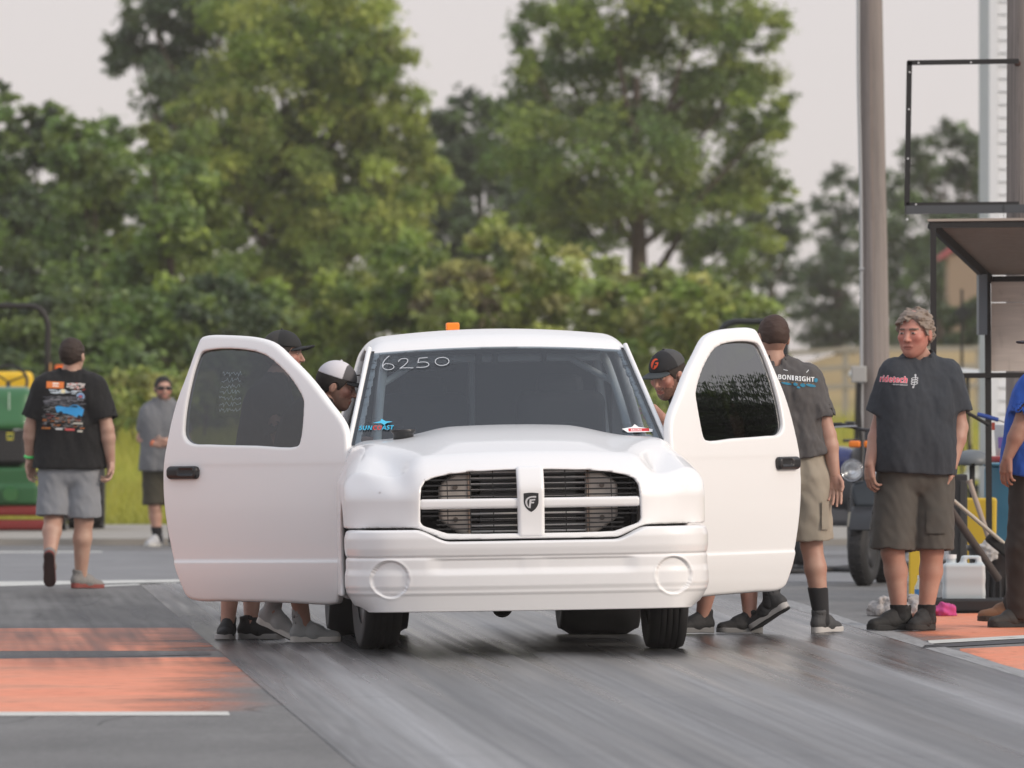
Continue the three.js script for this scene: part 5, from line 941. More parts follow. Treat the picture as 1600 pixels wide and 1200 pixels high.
{ // grass
  const blades = (n, h, seed) => { const r = rng(seed), P = [], I = []; for (let k = 0; k < n; k++) { const x = (r() - 0.5) * 0.5, z = (r() - 0.5) * 0.5, a = r() * 6.28, w = 0.006 + 0.006 * r(), H = h * (0.5 + 0.7 * r()), lx = (r() - 0.5) * H * 0.7, lz = (r() - 0.5) * H * 0.7, i = P.length / 3; P.push(x - w * Math.cos(a), 0, z - w * Math.sin(a), x + w * Math.cos(a), 0, z + w * Math.sin(a), x + lx * 0.4 + w * 0.7 * Math.cos(a), H * 0.6, z + lz * 0.4, x + lx * 0.4 - w * 0.7 * Math.cos(a), H * 0.6, z + lz * 0.4, x + lx, H, z + lz); I.push(i, i + 1, i + 2, i, i + 2, i + 3, i + 3, i + 2, i + 4); } const g = new THREE.BufferGeometry(); g.setAttribute('position', new THREE.Float32BufferAttribute(P, 3)); g.setIndex(I); g.computeVertexNormals(); return g; };
  const n = 26000, inst = new THREE.InstancedMesh(blades(16, 0.34, 8), mat([1, 1, 1], 0.9, { transmission: 0.3, thickness: 0 }), n), r = rng(77), m = new THREE.Matrix4(), q = new THREE.Quaternion(), c = new THREE.Color();
  for (let i = 0; i < n; i++) {
    const d = 95.3 + 75 * Math.pow(r(), 1.7), half = d * 0.062, x = (r() * 2 - 1) * half, k = 0.55 + 0.8 * r() + 0.5 * noise(x * 0.4, d * 0.2), f = sstep(95, 97.5, d);
    q.setFromAxisAngle(V(0, 1, 0), r() * 6.28); m.compose(V(x, rise(x, d) - 0.04, -d), q, V(1, k * lerp(0.45, 1, f), 1)); inst.setMatrixAt(i, m);
    const t = clamp(0.5 + 0.6 * noise(x * 0.25, d * 0.1, 3) + 0.4 * (r() - 0.5)); c.setRGB(lerp(0.34, 0.56, t), lerp(0.40, 0.50, t), lerp(0.045, 0.09, t)); inst.setColorAt(i, c);
  }
  inst.name = 'grass'; inst.castShadow = inst.receiveShadow = true; inst.userData = { kind: 'stuff', label: 'tall yellow-green grass beyond the road', category: 'grass' }; scene.add(inst);
}
// ---------- poles, shelter, tower ----------
const woodTex = tex(256, 1024, (u, v) => { const g = noise(u * 26 + 0.6 * noise(v * 3, u * 3), v * 2.2, 3) + 0.5 * noise(u * 80, v * 7, 5), k = 0.60 + 0.09 * g + 0.05 * noise(v * 5, 2.2) + (Math.abs(noise(u * 34, v * 1.2, 8)) < 0.02 ? -0.14 : 0), rust = Math.max(0, noise(u * 9, v * 1.6, 12) - 0.35) * 0.25; const q = k * 0.93; return [q * 1.03 + rust * 0.4, q * 0.965, q * 0.925 - rust * 0.3]; });
const poleWood = mat([1, 1, 1], 0.9, { map: repeated(woodTex, 2, 1) , bumpMap: repeated(woodTex, 2, 1), bumpScale: 0.006 });
const greyPlastic = mat([0.42, 0.43, 0.44], 0.5), frameBlack = mat([0.018, 0.017, 0.017], 0.55), frameGrey = mat([0.075, 0.08, 0.088], 0.5), galv = mat([0.5, 0.51, 0.52], 0.4, { metalness: 0.5 });
{
  const d = 74, s = F / d, base = V((1372 - 800) / s, 0, -d), pole = thing('utility_pole', 'weathered grey wooden utility pole with conduit behind the scooter', 'pole', base);
  const at = (px, py) => V((px - 1372) / s, HC + (HY - py) / s, 0);
  const H = at(1356, -330), ax = H.clone();
  const g = new THREE.CylinderGeometry(0.086, 0.128, H.length() + 0.2, 24, 12, false).translate(0, H.length() / 2 - 0.1, 0).applyQuaternion(new THREE.Quaternion().setFromUnitVectors(V(0, 1, 0), H.clone().normalize()));
  part('pole_shaft', g, poleWood, pole);
  part('conduit', tube([at(1346.5, 880).add(V(0, 0, 0.07)), at(1345.5, 600).add(V(0, 0, 0.09)), at(1344, 300).add(V(0, 0, 0.1)), at(1340.5, 120).add(V(0, 0, 0.1)), at(1340, -100).add(V(0, 0, 0.1)), at(1338, -330).add(V(0, 0, 0.1))], 0.013, 60, 10), greyPlastic, pole);
  const b = part('junction_box', box(0.125, 0.135, 0.08, 0, 0, 0, 0.012).translate(at(1341, 585).x, at(1341, 585).y, 0.14), mat([0.40, 0.39, 0.37], 0.6), pole);
  part('box_cable', tube([at(1343, 600).add(V(0, 0, 0.13)), at(1342, 640).add(V(0, 0, 0.13)), at(1345, 690).add(V(0, 0, 0.13)), at(1344, 760).add(V(0, 0, 0.12))], 0.014, 30, 8), frameBlack, pole);
  part('staple', box(0.05, 0.012, 0.02, at(1345, 420).x, at(1345, 420).y, 0.115), galv, pole);
}
{
  const d = 62.5, s = F / d, base = V((1603 - 800) / s, 0, -d), pole = thing('utility_pole', 'wooden post at the right edge carrying the black frame', 'pole', base);
  part('pole_shaft', new THREE.CylinderGeometry(0.125, 0.145, 5.6, 24, 8).translate(0, 2.7, 0), poleWood, pole);
  part('knot', new THREE.SphereGeometry(0.03, 10, 8).scale(1, 0.7, 0.4).translate(-0.06, HC + (HY - 100) / s, 0.115), mat([0.08, 0.04, 0.03], 0.9), pole);
}
{ // empty sign frame on the post
  const d = 62.2, f = thing('sign_frame', 'empty black sign frame bolted to the wooden post', 'sign frame', W(1490, 333, d));
  const o = W(1490, 333, d), at = (px, py, z = 0) => W(px, py, d).sub(o).add(V(0, 0, z));
  part('top_rail', beam(at(1418, 98), at(1592, 95.5), 0.034, 0.03), frameBlack, f);
  part('side_rail', beam(at(1421, 96), at(1417, 322), 0.037, 0.03), frameBlack, f);
  part('bottom_rail', beam(at(1416, 319), at(1592, 317.5), 0.022, 0.03), frameBlack, f);
  part('support_beam', beam(at(1414, 328), at(1640, 325.5), 0.058, 0.06), frameGrey, f);
  const bm = mat([0.75, 0.75, 0.75], 0.4);
  for (const [px, py] of [[1435, 98.5], [1517, 97.5], [1421, 113], [1420, 171], [1418.5, 248], [1431, 319.5]]) part('bolt', new THREE.SphereGeometry(0.0068, 8, 6).translate(...at(px, py, 0.016).toArray()), bm, f);
  for (const px of [1415, 1568]) { part('wire', beam(at(px, 320, 0.034), at(px, 343, 0.034), 0.003, 0.003), frameBlack, f); part('bulb_clip', new THREE.SphereGeometry(0.009, 8, 6).translate(...at(px + 2, 343, 0.034).toArray()), bm, f); }
}
{ // white lap-sided tower
  const d = 96, s = F / d, x0 = (1545 - 800) / s, w = 2.4, tower = thing('control_tower', 'white lap-sided control tower behind the black frame', 'tower', V(x0 + w / 2, 0, -d));
  const whiteSide = mat([0.78, 0.79, 0.80], 0.55);
  part('wall_core', box(w - 0.04, 9.2, 2.4, 0, 4.6, -1.2), mat([0.55, 0.58, 0.62], 0.7), tower);
  part('corner_trim', box(0.095, 9.2, 0.05, -w / 2 + 0.048, 4.6, 0.02, 0.008), whiteSide, tower);
  part('corner_trim', box(0.095, 9.2, 0.05, w / 2 - 0.048, 4.6, 0.02, 0.008), whiteSide, tower);
  const bd = new THREE.BoxGeometry(w - 0.2, 0.15, 0.016);
  for (let k = 0; k < 66; k++) { const m = part('siding_board', bd, whiteSide, tower); m.position.set(0, 0.07 + k * 0.137, 0.012 + 0.0); m.rotation.x = -0.16; }
  part('roof', box(w + 0.5, 0.12, 3, 0, 9.3, -1.2), mat([0.1, 0.1, 0.1], 0.8), tower);
  part('window', box(1.2, 1.0, 0.05, 0.1, 7.6, 0.03), mat([0.05, 0.06, 0.07], 0.1), tower);
}
{ // start-line shelter: steel tubes, plywood roof and board wall
  const dA = 58.1, dB = 59.6, sh = thing('start_shelter', 'black steel frame shelter with plywood roof beside the lane', 'shelter', W(1545, HY + HC * F / dB, dB));
  const o = sh.position.clone(), P = (px, py, d, z = 0) => W(px, py, d).sub(o).add(V(0, 0, z)), gA = HY + HC * F / dA, gB = HY + HC * F / dB;
  const ply = mat([1, 1, 1], 0.85, { map: repeated(tex(512, 256, (u, v) => { const g = noise(u * 5, v * 60 + 2 * noise(u * 4, v * 3), 3) * 0.5 + 0.4 * noise(u * 20, v * 150, 4) + 0.7 * Math.max(0, noise(u * 4, v * 3, 9) - 0.1), k = 0.60 + 0.05 * g; return [k * 1.03, k * 0.96, k * 0.90]; }), 1, 1) });
  const board = mat([1, 1, 1], 0.8, { map: repeated(tex(512, 512, (u, v) => { const g = noise(u * 8, v * 30, 1) + fbm(u * 5, v * 5, 2), k = 0.84 + 0.03 * g, run = Math.max(0, noise(u * 40, v * 2, 4) - 0.3) * 0.15; return [k - run, k * 0.95 - run, k * 0.91 - run]; }), 1, 1) });
  const post = (n, a, b, w = 0.04) => part(n, beam(a, b, w, w), frameBlack, sh);
  post('post', P(1459, gA, dA), P(1458, 349, dA), 0.038); post('post', P(1546, gB, dB), P(1543, 436, dB), 0.04);
  post('post', P(1790, gA, dA), P(1790, 347, dA)); post('post', P(1840, gB, dB), P(1840, 432, dB));
  post('roof_rail', P(1452, 352, dA), P(1800, 349, dA), 0.036); post('roof_rail', P(1456, 352, dA), P(1545, 436, dB), 0.048); post('roof_rail', P(1541, 436, dB), P(1850, 433, dB), 0.036); post('roof_rail', P(1795, 349, dA), P(1845, 434, dB), 0.04);
  const quadBox = (a, b, c, e, t) => { const n = b.clone().sub(a).cross(e.clone().sub(a)).normalize().multiplyScalar(t), v = [a, b, c, e, ...[a, b, c, e].map((q) => q.clone().add(n))], g = new THREE.BufferGeometry(); const fs = [[0, 1, 2, 3], [7, 6, 5, 4], [0, 4, 5, 1], [1, 5, 6, 2], [2, 6, 7, 3], [3, 7, 4, 0]], pos = [], uv = [], idx = []; fs.forEach((f, i) => { f.forEach((k, j) => { pos.push(v[k].x, v[k].y, v[k].z); uv.push(j === 1 || j === 2 ? 1 : 0, j > 1 ? 1 : 0); }); idx.push(i * 4, i * 4 + 1, i * 4 + 2, i * 4, i * 4 + 2, i * 4 + 3); }); g.setAttribute('position', new THREE.Float32BufferAttribute(pos, 3)); g.setAttribute('uv', new THREE.Float32BufferAttribute(uv, 2)); g.setIndex(idx); return g.toNonIndexed(); };
  const flat = (g) => { g.computeVertexNormals(); return g; };
  part('roof_panel', flat(quadBox(P(1449, 346, dA, 0.03), P(1640, 344, dA, 0.03), P(1690, 428, dB), P(1541, 430, dB), 0.016)), ply, sh);
  part('roof_panel', flat(quadBox(P(1641, 344, dA, 0.03), P(1805, 342, dA, 0.03), P(1855, 427, dB), P(1691, 428, dB), 0.016)), ply, sh);
  part('wall_board', flat(quadBox(P(1549, 472, dB, -0.03), P(1840, 470, dB, -0.03), P(1840, 438, dB, -0.03), P(1549, 440, dB, -0.03), 0.014)), board, sh);
  part('wall_board', flat(quadBox(P(1549, 580, dB, -0.03), P(1840, 578, dB, -0.03), P(1840, 471, dB, -0.03), P(1549, 473.5, dB, -0.03), 0.014)), board, sh);
  post('cross_rail', P(1497, 587, dB, 0.02), P(1850, 584, dB, 0.02), 0.034);
  part('edge_panel', box(0.055, 0.40, 0.3, 0, 0, 0).translate(...P(1533, 476, dB, 0.1).toArray()), mat([0.12, 0.14, 0.16], 0.5), sh);
}
// ---------- things around the shelter ----------
{
  const d = 61.5, b = thing('plastic_barrel', 'faded blue plastic barrel under the shelter', 'barrel', V((1604 - 800) * d / F, 0, -d));
  part('drum', lathe([[0, 0], [0.27, 0], [0.285, 0.02], [0.29, 0.28], [0.298, 0.30], [0.29, 0.32], [0.29, 0.58], [0.298, 0.60], [0.29, 0.62], [0.288, 0.86], [0.275, 0.90], [0, 0.90]], 48), mat([0.06, 0.22, 0.33], 0.5), b);
  part('rim', new THREE.TorusGeometry(0.285, 0.012, 8, 48).rotateX(PI / 2).translate(0, 0.895, 0), mat([0.10, 0.30, 0.42], 0.5), b);
  const c = thing('white_bucket', 'white bucket with purple label standing on the blue barrel', 'bucket', V((1570 - 800) * d / F + 0.03, 0.955, -d));
  part('pail', lathe([[0, 0], [0.09, 0], [0.105, 0.20], [0.112, 0.21], [0.105, 0.215], [0, 0.19]], 32), mat([0.72, 0.73, 0.75], 0.5), c);
  part('label', new THREE.CylinderGeometry(0.1022, 0.0985, 0.075, 20, 1, true, -0.9, 1.2).translate(0, 0.09, 0), mat([0.28, 0.16, 0.50], 0.6), c);
  const rd = thing('red_lid', 'red lid lying on the blue barrel under the white bucket', 'lid', V((1570 - 800) * d / F + 0.03, 0.905, -d));
  part('disc', lathe([[0, 0.005], [0.13, 0.005], [0.14, 0.012], [0.14, 0.042], [0.12, 0.048], [0, 0.048]], 32), mat([0.42, 0.05, 0.05], 0.5), rd);
}
{
  const d = 56.6, s = F / d, tr = thing('black_tray', 'low black tray under the white jug', 'tray', V((1510 - 800) / s, 0, -d));
  part('pan', solid((x, y, z) => smax(rbox(x, y - 0.045, z, 0.25, 0.045, 0.17, 0.02), -rbox(x, y - 0.09, z, 0.23, 0.06, 0.15, 0.02), 0.008), [-0.28, -0.01, -0.2], [0.28, 0.11, 0.2], 0.008), mat([0.014, 0.014, 0.015], 0.5), tr);
  const j = thing('plastic_jug', 'translucent white plastic jug standing in the black tray', 'jug', V((1506 - 800) / s, 0.036, -d));
  const jm = mat([0.62, 0.68, 0.70], 0.45, { transmission: 0.25, thickness: 0 });
  part('jug_body', solid((x, y, z) => { let v = rbox(x, y - 0.135, z, 0.132, 0.135, 0.085, 0.025); v = smin(v, rbox(x - 0.045, y - 0.275, z, 0.062, 0.045, 0.045, 0.02), 0.03); v = smax(v, -rbox(x - 0.045, y - 0.285, z, 0.030, 0.014, 0.2, 0.012), 0.012); v = smin(v, Math.max(Math.hypot(x + 0.08, z) - 0.03, Math.abs(y - 0.28) - 0.02), 0.012); return v + 0.0015 * Math.sin(y * 60); }, [-0.16, -0.02, -0.12], [0.16, 0.35, 0.12], 0.007), jm, j);
  part('cap', new THREE.CylinderGeometry(0.034, 0.034, 0.026, 24).translate(-0.08, 0.312, 0), mat([0.7, 0.72, 0.72], 0.5), j);
}
{
  const d = 58.0, s = F / d, bin = thing('black_bin', 'black ribbed rubbish bin holding tools behind the white jug', 'bin', V((1556 - 800) / s, 0, -d));
  part('bin_body', lathe([[0, 0], [0.14, 0], [0.15, 0.01], [0.175, 0.36], [0.19, 0.37], [0.19, 0.40], [0.165, 0.40], [0.15, 0.08], [0, 0.06]], 32), blackPlastic, bin);
  for (let k = 0; k < 14; k++) { const a = -0.6 + k * 0.24; part('rib', box(0.014, 0.32, 0.012, 0, 0, 0).rotateX(-0.07).translate(0, 0.19, 0.163).rotateY(a), blackPlastic, bin); }
  const tool = (name, label, a, b, r, m, end) => { const A = W(...a), B = W(...b), t = thing(name, label, 'tool', A.clone()); const L = B.clone().sub(A); part('handle', bar(V(0, 0, 0), L, r, 12), m, t); if (end) part(...end(L), t); return t; };
  tool('broom', 'broom with silvery metal handle leaning left over the jug', [1572, 852, 57.7], [1485, 778, 57.4], 0.0135, mat([0.62, 0.58, 0.50], 0.35, { metalness: 0.6 }), () => ['brush_head', box(0.30, 0.07, 0.07, 0.02, -0.03, 0, 0.02).rotateZ(-0.7), mat([0.02, 0.02, 0.02], 0.9)]);
  tool('shovel', 'shovel with pale wooden handle standing in the black bin', [1558, 880, 58.0], [1514, 750, 58.0], 0.017, mat([0.38, 0.31, 0.26], 0.8), (L) => ['grip', bar(L.clone().multiplyScalar(0.97), L.clone().multiplyScalar(1.0), 0.021, 12), mat([0.33, 0.26, 0.22], 0.8)]);
  tool('wooden_plank', 'dark weathered plank leaning beside the silvery broom handle', [1560, 905, 57.6], [1484, 795, 57.3], 0.026, mat([0.075, 0.06, 0.055], 0.9));
  const rag = thing('white_rag', 'crumpled white rag hanging on the black bin', 'rag', V((1541 - 800) / s, 0.36, -d + 0.17));
  part('fabric', solid((x, y, z) => ell(x, y, z, 0.06, 0.07, 0.025) + 0.022 * noise(x * 28, y * 28, z * 28), [-0.1, -0.11, -0.06], [0.1, 0.11, 0.06], 0.007), cloth([0.62, 0.60, 0.58]), rag);
}
{
  const d = 60.6, s = F / d, y = thing('yellow_bin', 'yellow plastic bin between the scooter and the blue barrel', 'bin', V((1530 - 800) / s, 0, -d));
  part('tub', solid((x, Y, z) => smax(rbox(x, Y - 0.34, z, 0.10 + 0.02 * Y, 0.34, 0.14, 0.02), -rbox(x, Y - 0.5, z, 0.09, 0.4, 0.12, 0.02), 0.008), [-0.15, -0.02, -0.18], [0.15, 0.72, 0.18], 0.012), mat([0.62, 0.42, 0.03], 0.55), y);
  const p = thing('yellow_post', 'yellow marker post behind the legs of the person in dark blue', 'post', V((1429 - 800) * 59.5 / F, 0, -59.5));
  part('post_body', box(0.075, 0.36, 0.075, 0, 0.18, 0, 0.01), mat([0.62, 0.42, 0.03], 0.55), p); part('post_base', box(0.14, 0.02, 0.14, 0, 0.01, 0), blackMatte, p);
  const c = thing('tool_cabinet', 'narrow black tool cabinet behind the arm of the person in dark blue', 'cabinet', V((1497 - 800) * 60 / F, 0, -60));
  part('cabinet_body', box(0.11, 0.84, 0.3, 0, 0.42, 0, 0.01), mat([0.03, 0.03, 0.032], 0.5), c); part('cabinet_door', box(0.04, 0.76, 0.012, 0.025, 0.42, 0.157, 0.004), mat([0.05, 0.05, 0.05], 0.5), c);
  const ft = thing('engine_cover', 'curved grey plastic cover resting above the yellow bin', 'cover', W(1519, 722, 61.2));
  part('shell', solid((x, Y, z) => Math.max(ell(x, Y, z, 0.13, 0.085, 0.16), -ell(x, Y + 0.02, z, 0.12, 0.08, 0.15), -Y - 0.05), [-0.15, -0.1, -0.18], [0.15, 0.1, 0.18], 0.01), mat([0.13, 0.145, 0.155], 0.45), ft);
  part('bracket', bar(V(0, -0.46, 0), V(0, -0.02, 0), 0.02), frameBlack, ft);
  const pk = thing('pink_cloth', 'crumpled pink cloth on the orange pad beside the black tray', 'cloth', G(1476, 962));
  part('fabric', solid((x, Y, z) => Math.max(ell(x, Y - 0.02, z, 0.075, 0.06, 0.07) + 0.022 * noise(x * 24, Y * 24, z * 24), -Y), [-0.12, -0.01, -0.12], [0.12, 0.11, 0.12], 0.007), cloth([0.48, 0.06, 0.22]), pk);
  const rg = thing('rag_pile', 'pile of dirty white rags behind the shoes of the person in dark blue', 'rags', G(1392, 962));
  part('fabric', solid((x, Y, z) => Math.max(Math.min(ell(x, Y - 0.03, z, 0.14, 0.08, 0.10), ell(x - 0.16, Y - 0.02, z + 0.02, 0.09, 0.1, 0.08)) + 0.035 * noise(x * 20, Y * 20, z * 20) + 0.015 * noise(x * 50, Y * 50, z * 50), -Y), [-0.24, -0.01, -0.18], [0.3, 0.18, 0.18], 0.009), cloth([0.36, 0.34, 0.33]), rg);
  const bt = thing('water_bottle', 'clear water bottle with blue label behind the person in dark blue', 'bottle', V((1437 - 800) * 57.5 / F, 0, -57.5));
  part('bottle_body', lathe([[0, 0], [0.03, 0], [0.033, 0.02], [0.033, 0.14], [0.014, 0.18], [0.014, 0.2], [0, 0.2]], 24), mat([0.75, 0.82, 0.86], 0.1, { transmission: 0.6, thickness: 0 }), bt);
  part('label', new THREE.CylinderGeometry(0.0338, 0.0338, 0.05, 24, 1, true).translate(0, 0.10, 0), mat([0.06, 0.22, 0.48], 0.5), bt); part('cap', cyl(0.015, 0.015, 0.018, 16).translate(0, 0.205, 0), mat([0.8, 0.8, 0.8], 0.5), bt);
  const w = thing('spray_wand', 'pressure sprayer wand with blue grip leaning on the shelter rail', 'sprayer', W(1512, 640, 59.2));
  const o = W(1512, 640, 59.2), q = (px, py) => W(px, py, 59.2).sub(o);
  part('hose_end', bar(q(1510, 644), q(1545, 664), 0.012, 10), frameBlack, w); part('grip', bar(q(1527, 647), q(1560, 656), 0.014, 12), mat([0.03, 0.08, 0.35], 0.5), w); part('lance', bar(q(1556, 655), q(1582, 664), 0.005, 8), steel, w); part('trigger', box(0.02, 0.05, 0.015).translate(...q(1552, 666).toArray()), mat([0.35, 0.05, 0.03], 0.5), w);
  const hz = thing('air_hose', 'pair of black hoses lying across the asphalt behind the scooter', 'hose', G(1300, 890));
  const hp = (px, py) => G(px, py).sub(G(1300, 890)).add(V(0, 0.022, 0));
  part('hose', tube([hp(1180, 893), hp(1245, 892), hp(1290, 893), hp(1335, 890), hp(1400, 886), hp(1520, 880)], 0.02, 40, 8), rubber, hz); part('hose', tube([hp(1180, 897), hp(1250, 897), hp(1300, 894), hp(1345, 895), hp(1420, 893), hp(1520, 890)], 0.02, 40, 8), rubber, hz);
}
// ---------- scooter and motorcycle ----------
{
  const d = 65.2, s = F / d, sc = thing('scooter', 'small black scooter with two round headlights and a fat front tyre', 'scooter', V((1350 - 800) / s, 0, -d), -0.16);
  const bl = mat([0.02, 0.021, 0.024], 0.35), gun = mat([0.07, 0.085, 0.10], 0.35, { metalness: 0.3 });
  const wh = (z, turn = 0) => { const g = new THREE.Group(); g.name = 'wheel'; sc.add(g); g.position.set(0, 0.265, z); g.rotation.y = turn; part('tyre', lathe([[0.13, -0.05], [0.17, -0.068], [0.22, -0.070], [0.252, -0.05], [0.265, -0.02], [0.265, 0.02], [0.252, 0.05], [0.22, 0.070], [0.17, 0.068], [0.13, 0.05]], 48).rotateZ(PI / 2), rubber, g); part('rim', lathe([[0.0, -0.04], [0.05, -0.04], [0.135, -0.06], [0.135, 0.06], [0.05, 0.04], [0, 0.04]], 32).rotateZ(PI / 2), blackPlastic, g); for (let k = 0; k < 26; k++) for (const e of [-1, 1]) part('tread_block', box(0.030, 0.010, 0.026, e * 0.026, 0.264, 0).rotateX(k / 26 * 6.283 + e * 0.06), rubber, g); };
  wh(0, -0.12); wh(-1.15);
  for (const e of [-1, 1]) { part('fork_leg', bar(V(e * 0.098, 0.27, 0.02), V(e * 0.088, 0.80, -0.16), 0.026, 14, 0.021), bl, sc); part('fork_boot', bar(V(e * 0.096, 0.42, -0.03), V(e * 0.093, 0.52, -0.07), 0.03, 12), mat([0.4, 0.36, 0.28], 0.6), sc); }
  part('front_fender', solid((x, y, z) => Math.max(rbox(x, 0, 0, 0.08, 1, 1, 0.01), Math.abs(Math.hypot(y - 0.265, z) - 0.30) - 0.008, -(y - 0.40) , -1), [-0.12, 0.38, -0.33], [0.12, 0.6, 0.33], 0.012), bl, sc);
  part('front_shield', solid((x, y, z) => smax(rbox(x, y - 0.67, z + 0.10, 0.10 - 0.25 * Math.max(0, 0.68 - y), 0.11, 0.05, 0.03), (y - 0.76) * 0.8 + Math.abs(x) * 0.2, 0.03), [-0.16, 0.5, -0.18], [0.16, 0.8, 0.0], 0.01), gun, sc);
  for (const e of [-1, 1]) { const hl = part('headlight', lathe([[0, -0.08], [0.05, -0.07], [0.078, -0.01], [0.082, 0.012], [0.076, 0.016], [0.070, 0.004]], 36).rotateX(PI / 2).translate(e * 0.088, 0.83, -0.02), mat([0.5, 0.5, 0.52], 0.15, { metalness: 1 }), sc); part('lens', new THREE.SphereGeometry(0.12, 28, 10, 0, 6.3, 0, 0.66).rotateX(PI / 2).translate(e * 0.088, 0.83, -0.098), mat([0.9, 0.92, 0.94], 0.05, { transmission: 0.9, thickness: 0 }), hl); part('reflector', lathe([[0, -0.05], [0.03, -0.045], [0.066, -0.004]], 28).rotateX(PI / 2).translate(e * 0.088, 0.83, -0.02), mat([0.85, 0.86, 0.87], 0.18, { metalness: 1 }), hl); }
  part('steering_stem', bar(V(0, 0.6, -0.1), V(0, 1.12, -0.28), 0.03, 12), bl, sc);
  part('handlebar', tube([V(-0.34, 1.15, -0.36), V(-0.2, 1.16, -0.30), V(0, 1.12, -0.26), V(0.2, 1.16, -0.30), V(0.34, 1.15, -0.36)], 0.013, 40, 10), bl, sc);
  for (const e of [-1, 1]) { part('grip', bar(V(e * 0.2, 1.16, -0.30), V(e * 0.36, 1.15, -0.365), 0.019, 12), rubber, sc); part('brake_lever', tube([V(e * 0.08, 1.15, -0.23), V(e * 0.2, 1.145, -0.235), V(e * 0.31, 1.135, -0.26)], 0.007, 16, 6), steel, sc); part('switch_box', box(0.06, 0.05, 0.05, e * 0.13, 1.16, -0.28, 0.012), bl, sc); part('turn_signal', box(0.085, 0.05, 0.05, e * 0.055 - 0.03, 1.02, -0.14, 0.016), mat([0.85, 0.22, 0.02], 0.25), sc); }
  for (const e of [-1, 1]) part('frame_tube', tube([V(e * 0.12, 0.62, -0.18), V(e * 0.15, 0.30, -0.36), V(e * 0.16, 0.26, -0.8), V(e * 0.15, 0.62, -1.02), V(e * 0.13, 0.78, -1.5)], 0.018, 40, 8), bl, sc);
  part('floorboard', box(0.32, 0.03, 0.42, 0, 0.29, -0.52, 0.01), bl, sc);
  part('engine', solid((x, y, z) => smin(rbox(x - 0.04, y - 0.28, z + 0.95, 0.10, 0.10, 0.22, 0.03), cone([0.0, 0.3, -0.75, 0.02, 0.42, -0.85, 0.08, 0.06], x, y, z), 0.04), [-0.15, 0.12, -1.25], [0.22, 0.55, -0.6], 0.013), mat([0.16, 0.16, 0.165], 0.45, { metalness: 0.6 }), sc);
  part('seat', solid((x, y, z) => rbox(x, y - 0.80 - 0.03 * Math.cos((z + 1.2) * 4), z + 1.2, 0.13, 0.05, 0.34, 0.04), [-0.16, 0.68, -1.6], [0.16, 0.92, -0.8], 0.012), blackMatte, sc);
  part('muffler', bar(V(0.19, 0.30, -0.9), V(0.19, 0.42, -1.45), 0.05, 16), bl, sc);
}
{
  const d = 79, s = F / d, mc = thing('motorcycle', 'black motorcycle with blue tank parked behind the scooter', 'motorcycle', V((1300 - 800) / s, 0, -d), 0.9);
  const bl = mat([0.018, 0.018, 0.02], 0.3), bu = mat([0.02, 0.03, 0.16], 0.25, { clearcoat: 0.6 });
  const wh = (z) => { const g = new THREE.Group(); g.name = 'wheel'; mc.add(g); g.position.set(0, 0.31, z); part('tyre', new THREE.TorusGeometry(0.25, 0.06, 12, 40).rotateY(PI / 2), rubber, g); part('rim', lathe([[0, -0.03], [0.04, -0.03], [0.2, -0.05], [0.2, 0.05], [0.04, 0.03], [0, 0.03]], 30).rotateZ(PI / 2), blackPlastic, g); };
  wh(0.7); wh(-0.7);
  for (const e of [-1, 1]) part('fork_leg', bar(V(e * 0.1, 0.31, 0.7), V(e * 0.09, 0.95, 0.45), 0.025), galv, mc);
  part('fairing', solid((x, y, z) => smin(ell(x, y - 0.82, z - 0.5, 0.19, 0.22, 0.28), ell(x, y - 0.5, z - 0.2, 0.17, 0.22, 0.4), 0.1), [-0.25, 0.2, -0.3], [0.25, 1.1, 0.85], 0.018), bl, mc);
  part('windscreen', solid((x, y, z) => Math.max(ell(x, y - 0.98, z - 0.46, 0.16, 0.2, 0.2), -ell(x, y - 0.98, z - 0.44, 0.155, 0.195, 0.195), 0.98 - y), [-0.2, 0.95, 0.2], [0.2, 1.22, 0.7], 0.012), mat([0.03, 0.03, 0.035], 0.12), mc);
  part('fuel_tank', solid((x, y, z) => ell(x, y - 0.82, z - 0.05, 0.15, 0.13, 0.3), [-0.2, 0.65, -0.3], [0.2, 1.0, 0.4], 0.015), bu, mc);
  part('seat', box(0.24, 0.09, 0.7, 0, 0.80, -0.5, 0.04), blackMatte, mc); part('tail', box(0.16, 0.12, 0.3, 0, 0.86, -0.85, 0.05), bu, mc);
  part('engine', box(0.3, 0.34, 0.5, 0, 0.42, 0.05, 0.06), mat([0.14, 0.14, 0.145], 0.4, { metalness: 0.7 }), mc); part('swing_arm', beam(V(0.09, 0.36, -0.1), V(0.09, 0.31, -0.7), 0.04, 0.06), galv, mc); part('exhaust', bar(V(-0.16, 0.3, 0.0), V(-0.18, 0.5, -0.8), 0.05, 16), steel, mc);
  part('handlebar', bar(V(-0.34, 1.0, 0.38), V(0.34, 1.0, 0.38), 0.014), bl, mc); for (const e of [-1, 1]) part('mirror', box(0.1, 0.06, 0.02, e * 0.33, 1.14, 0.42, 0.01), bl, mc);
}
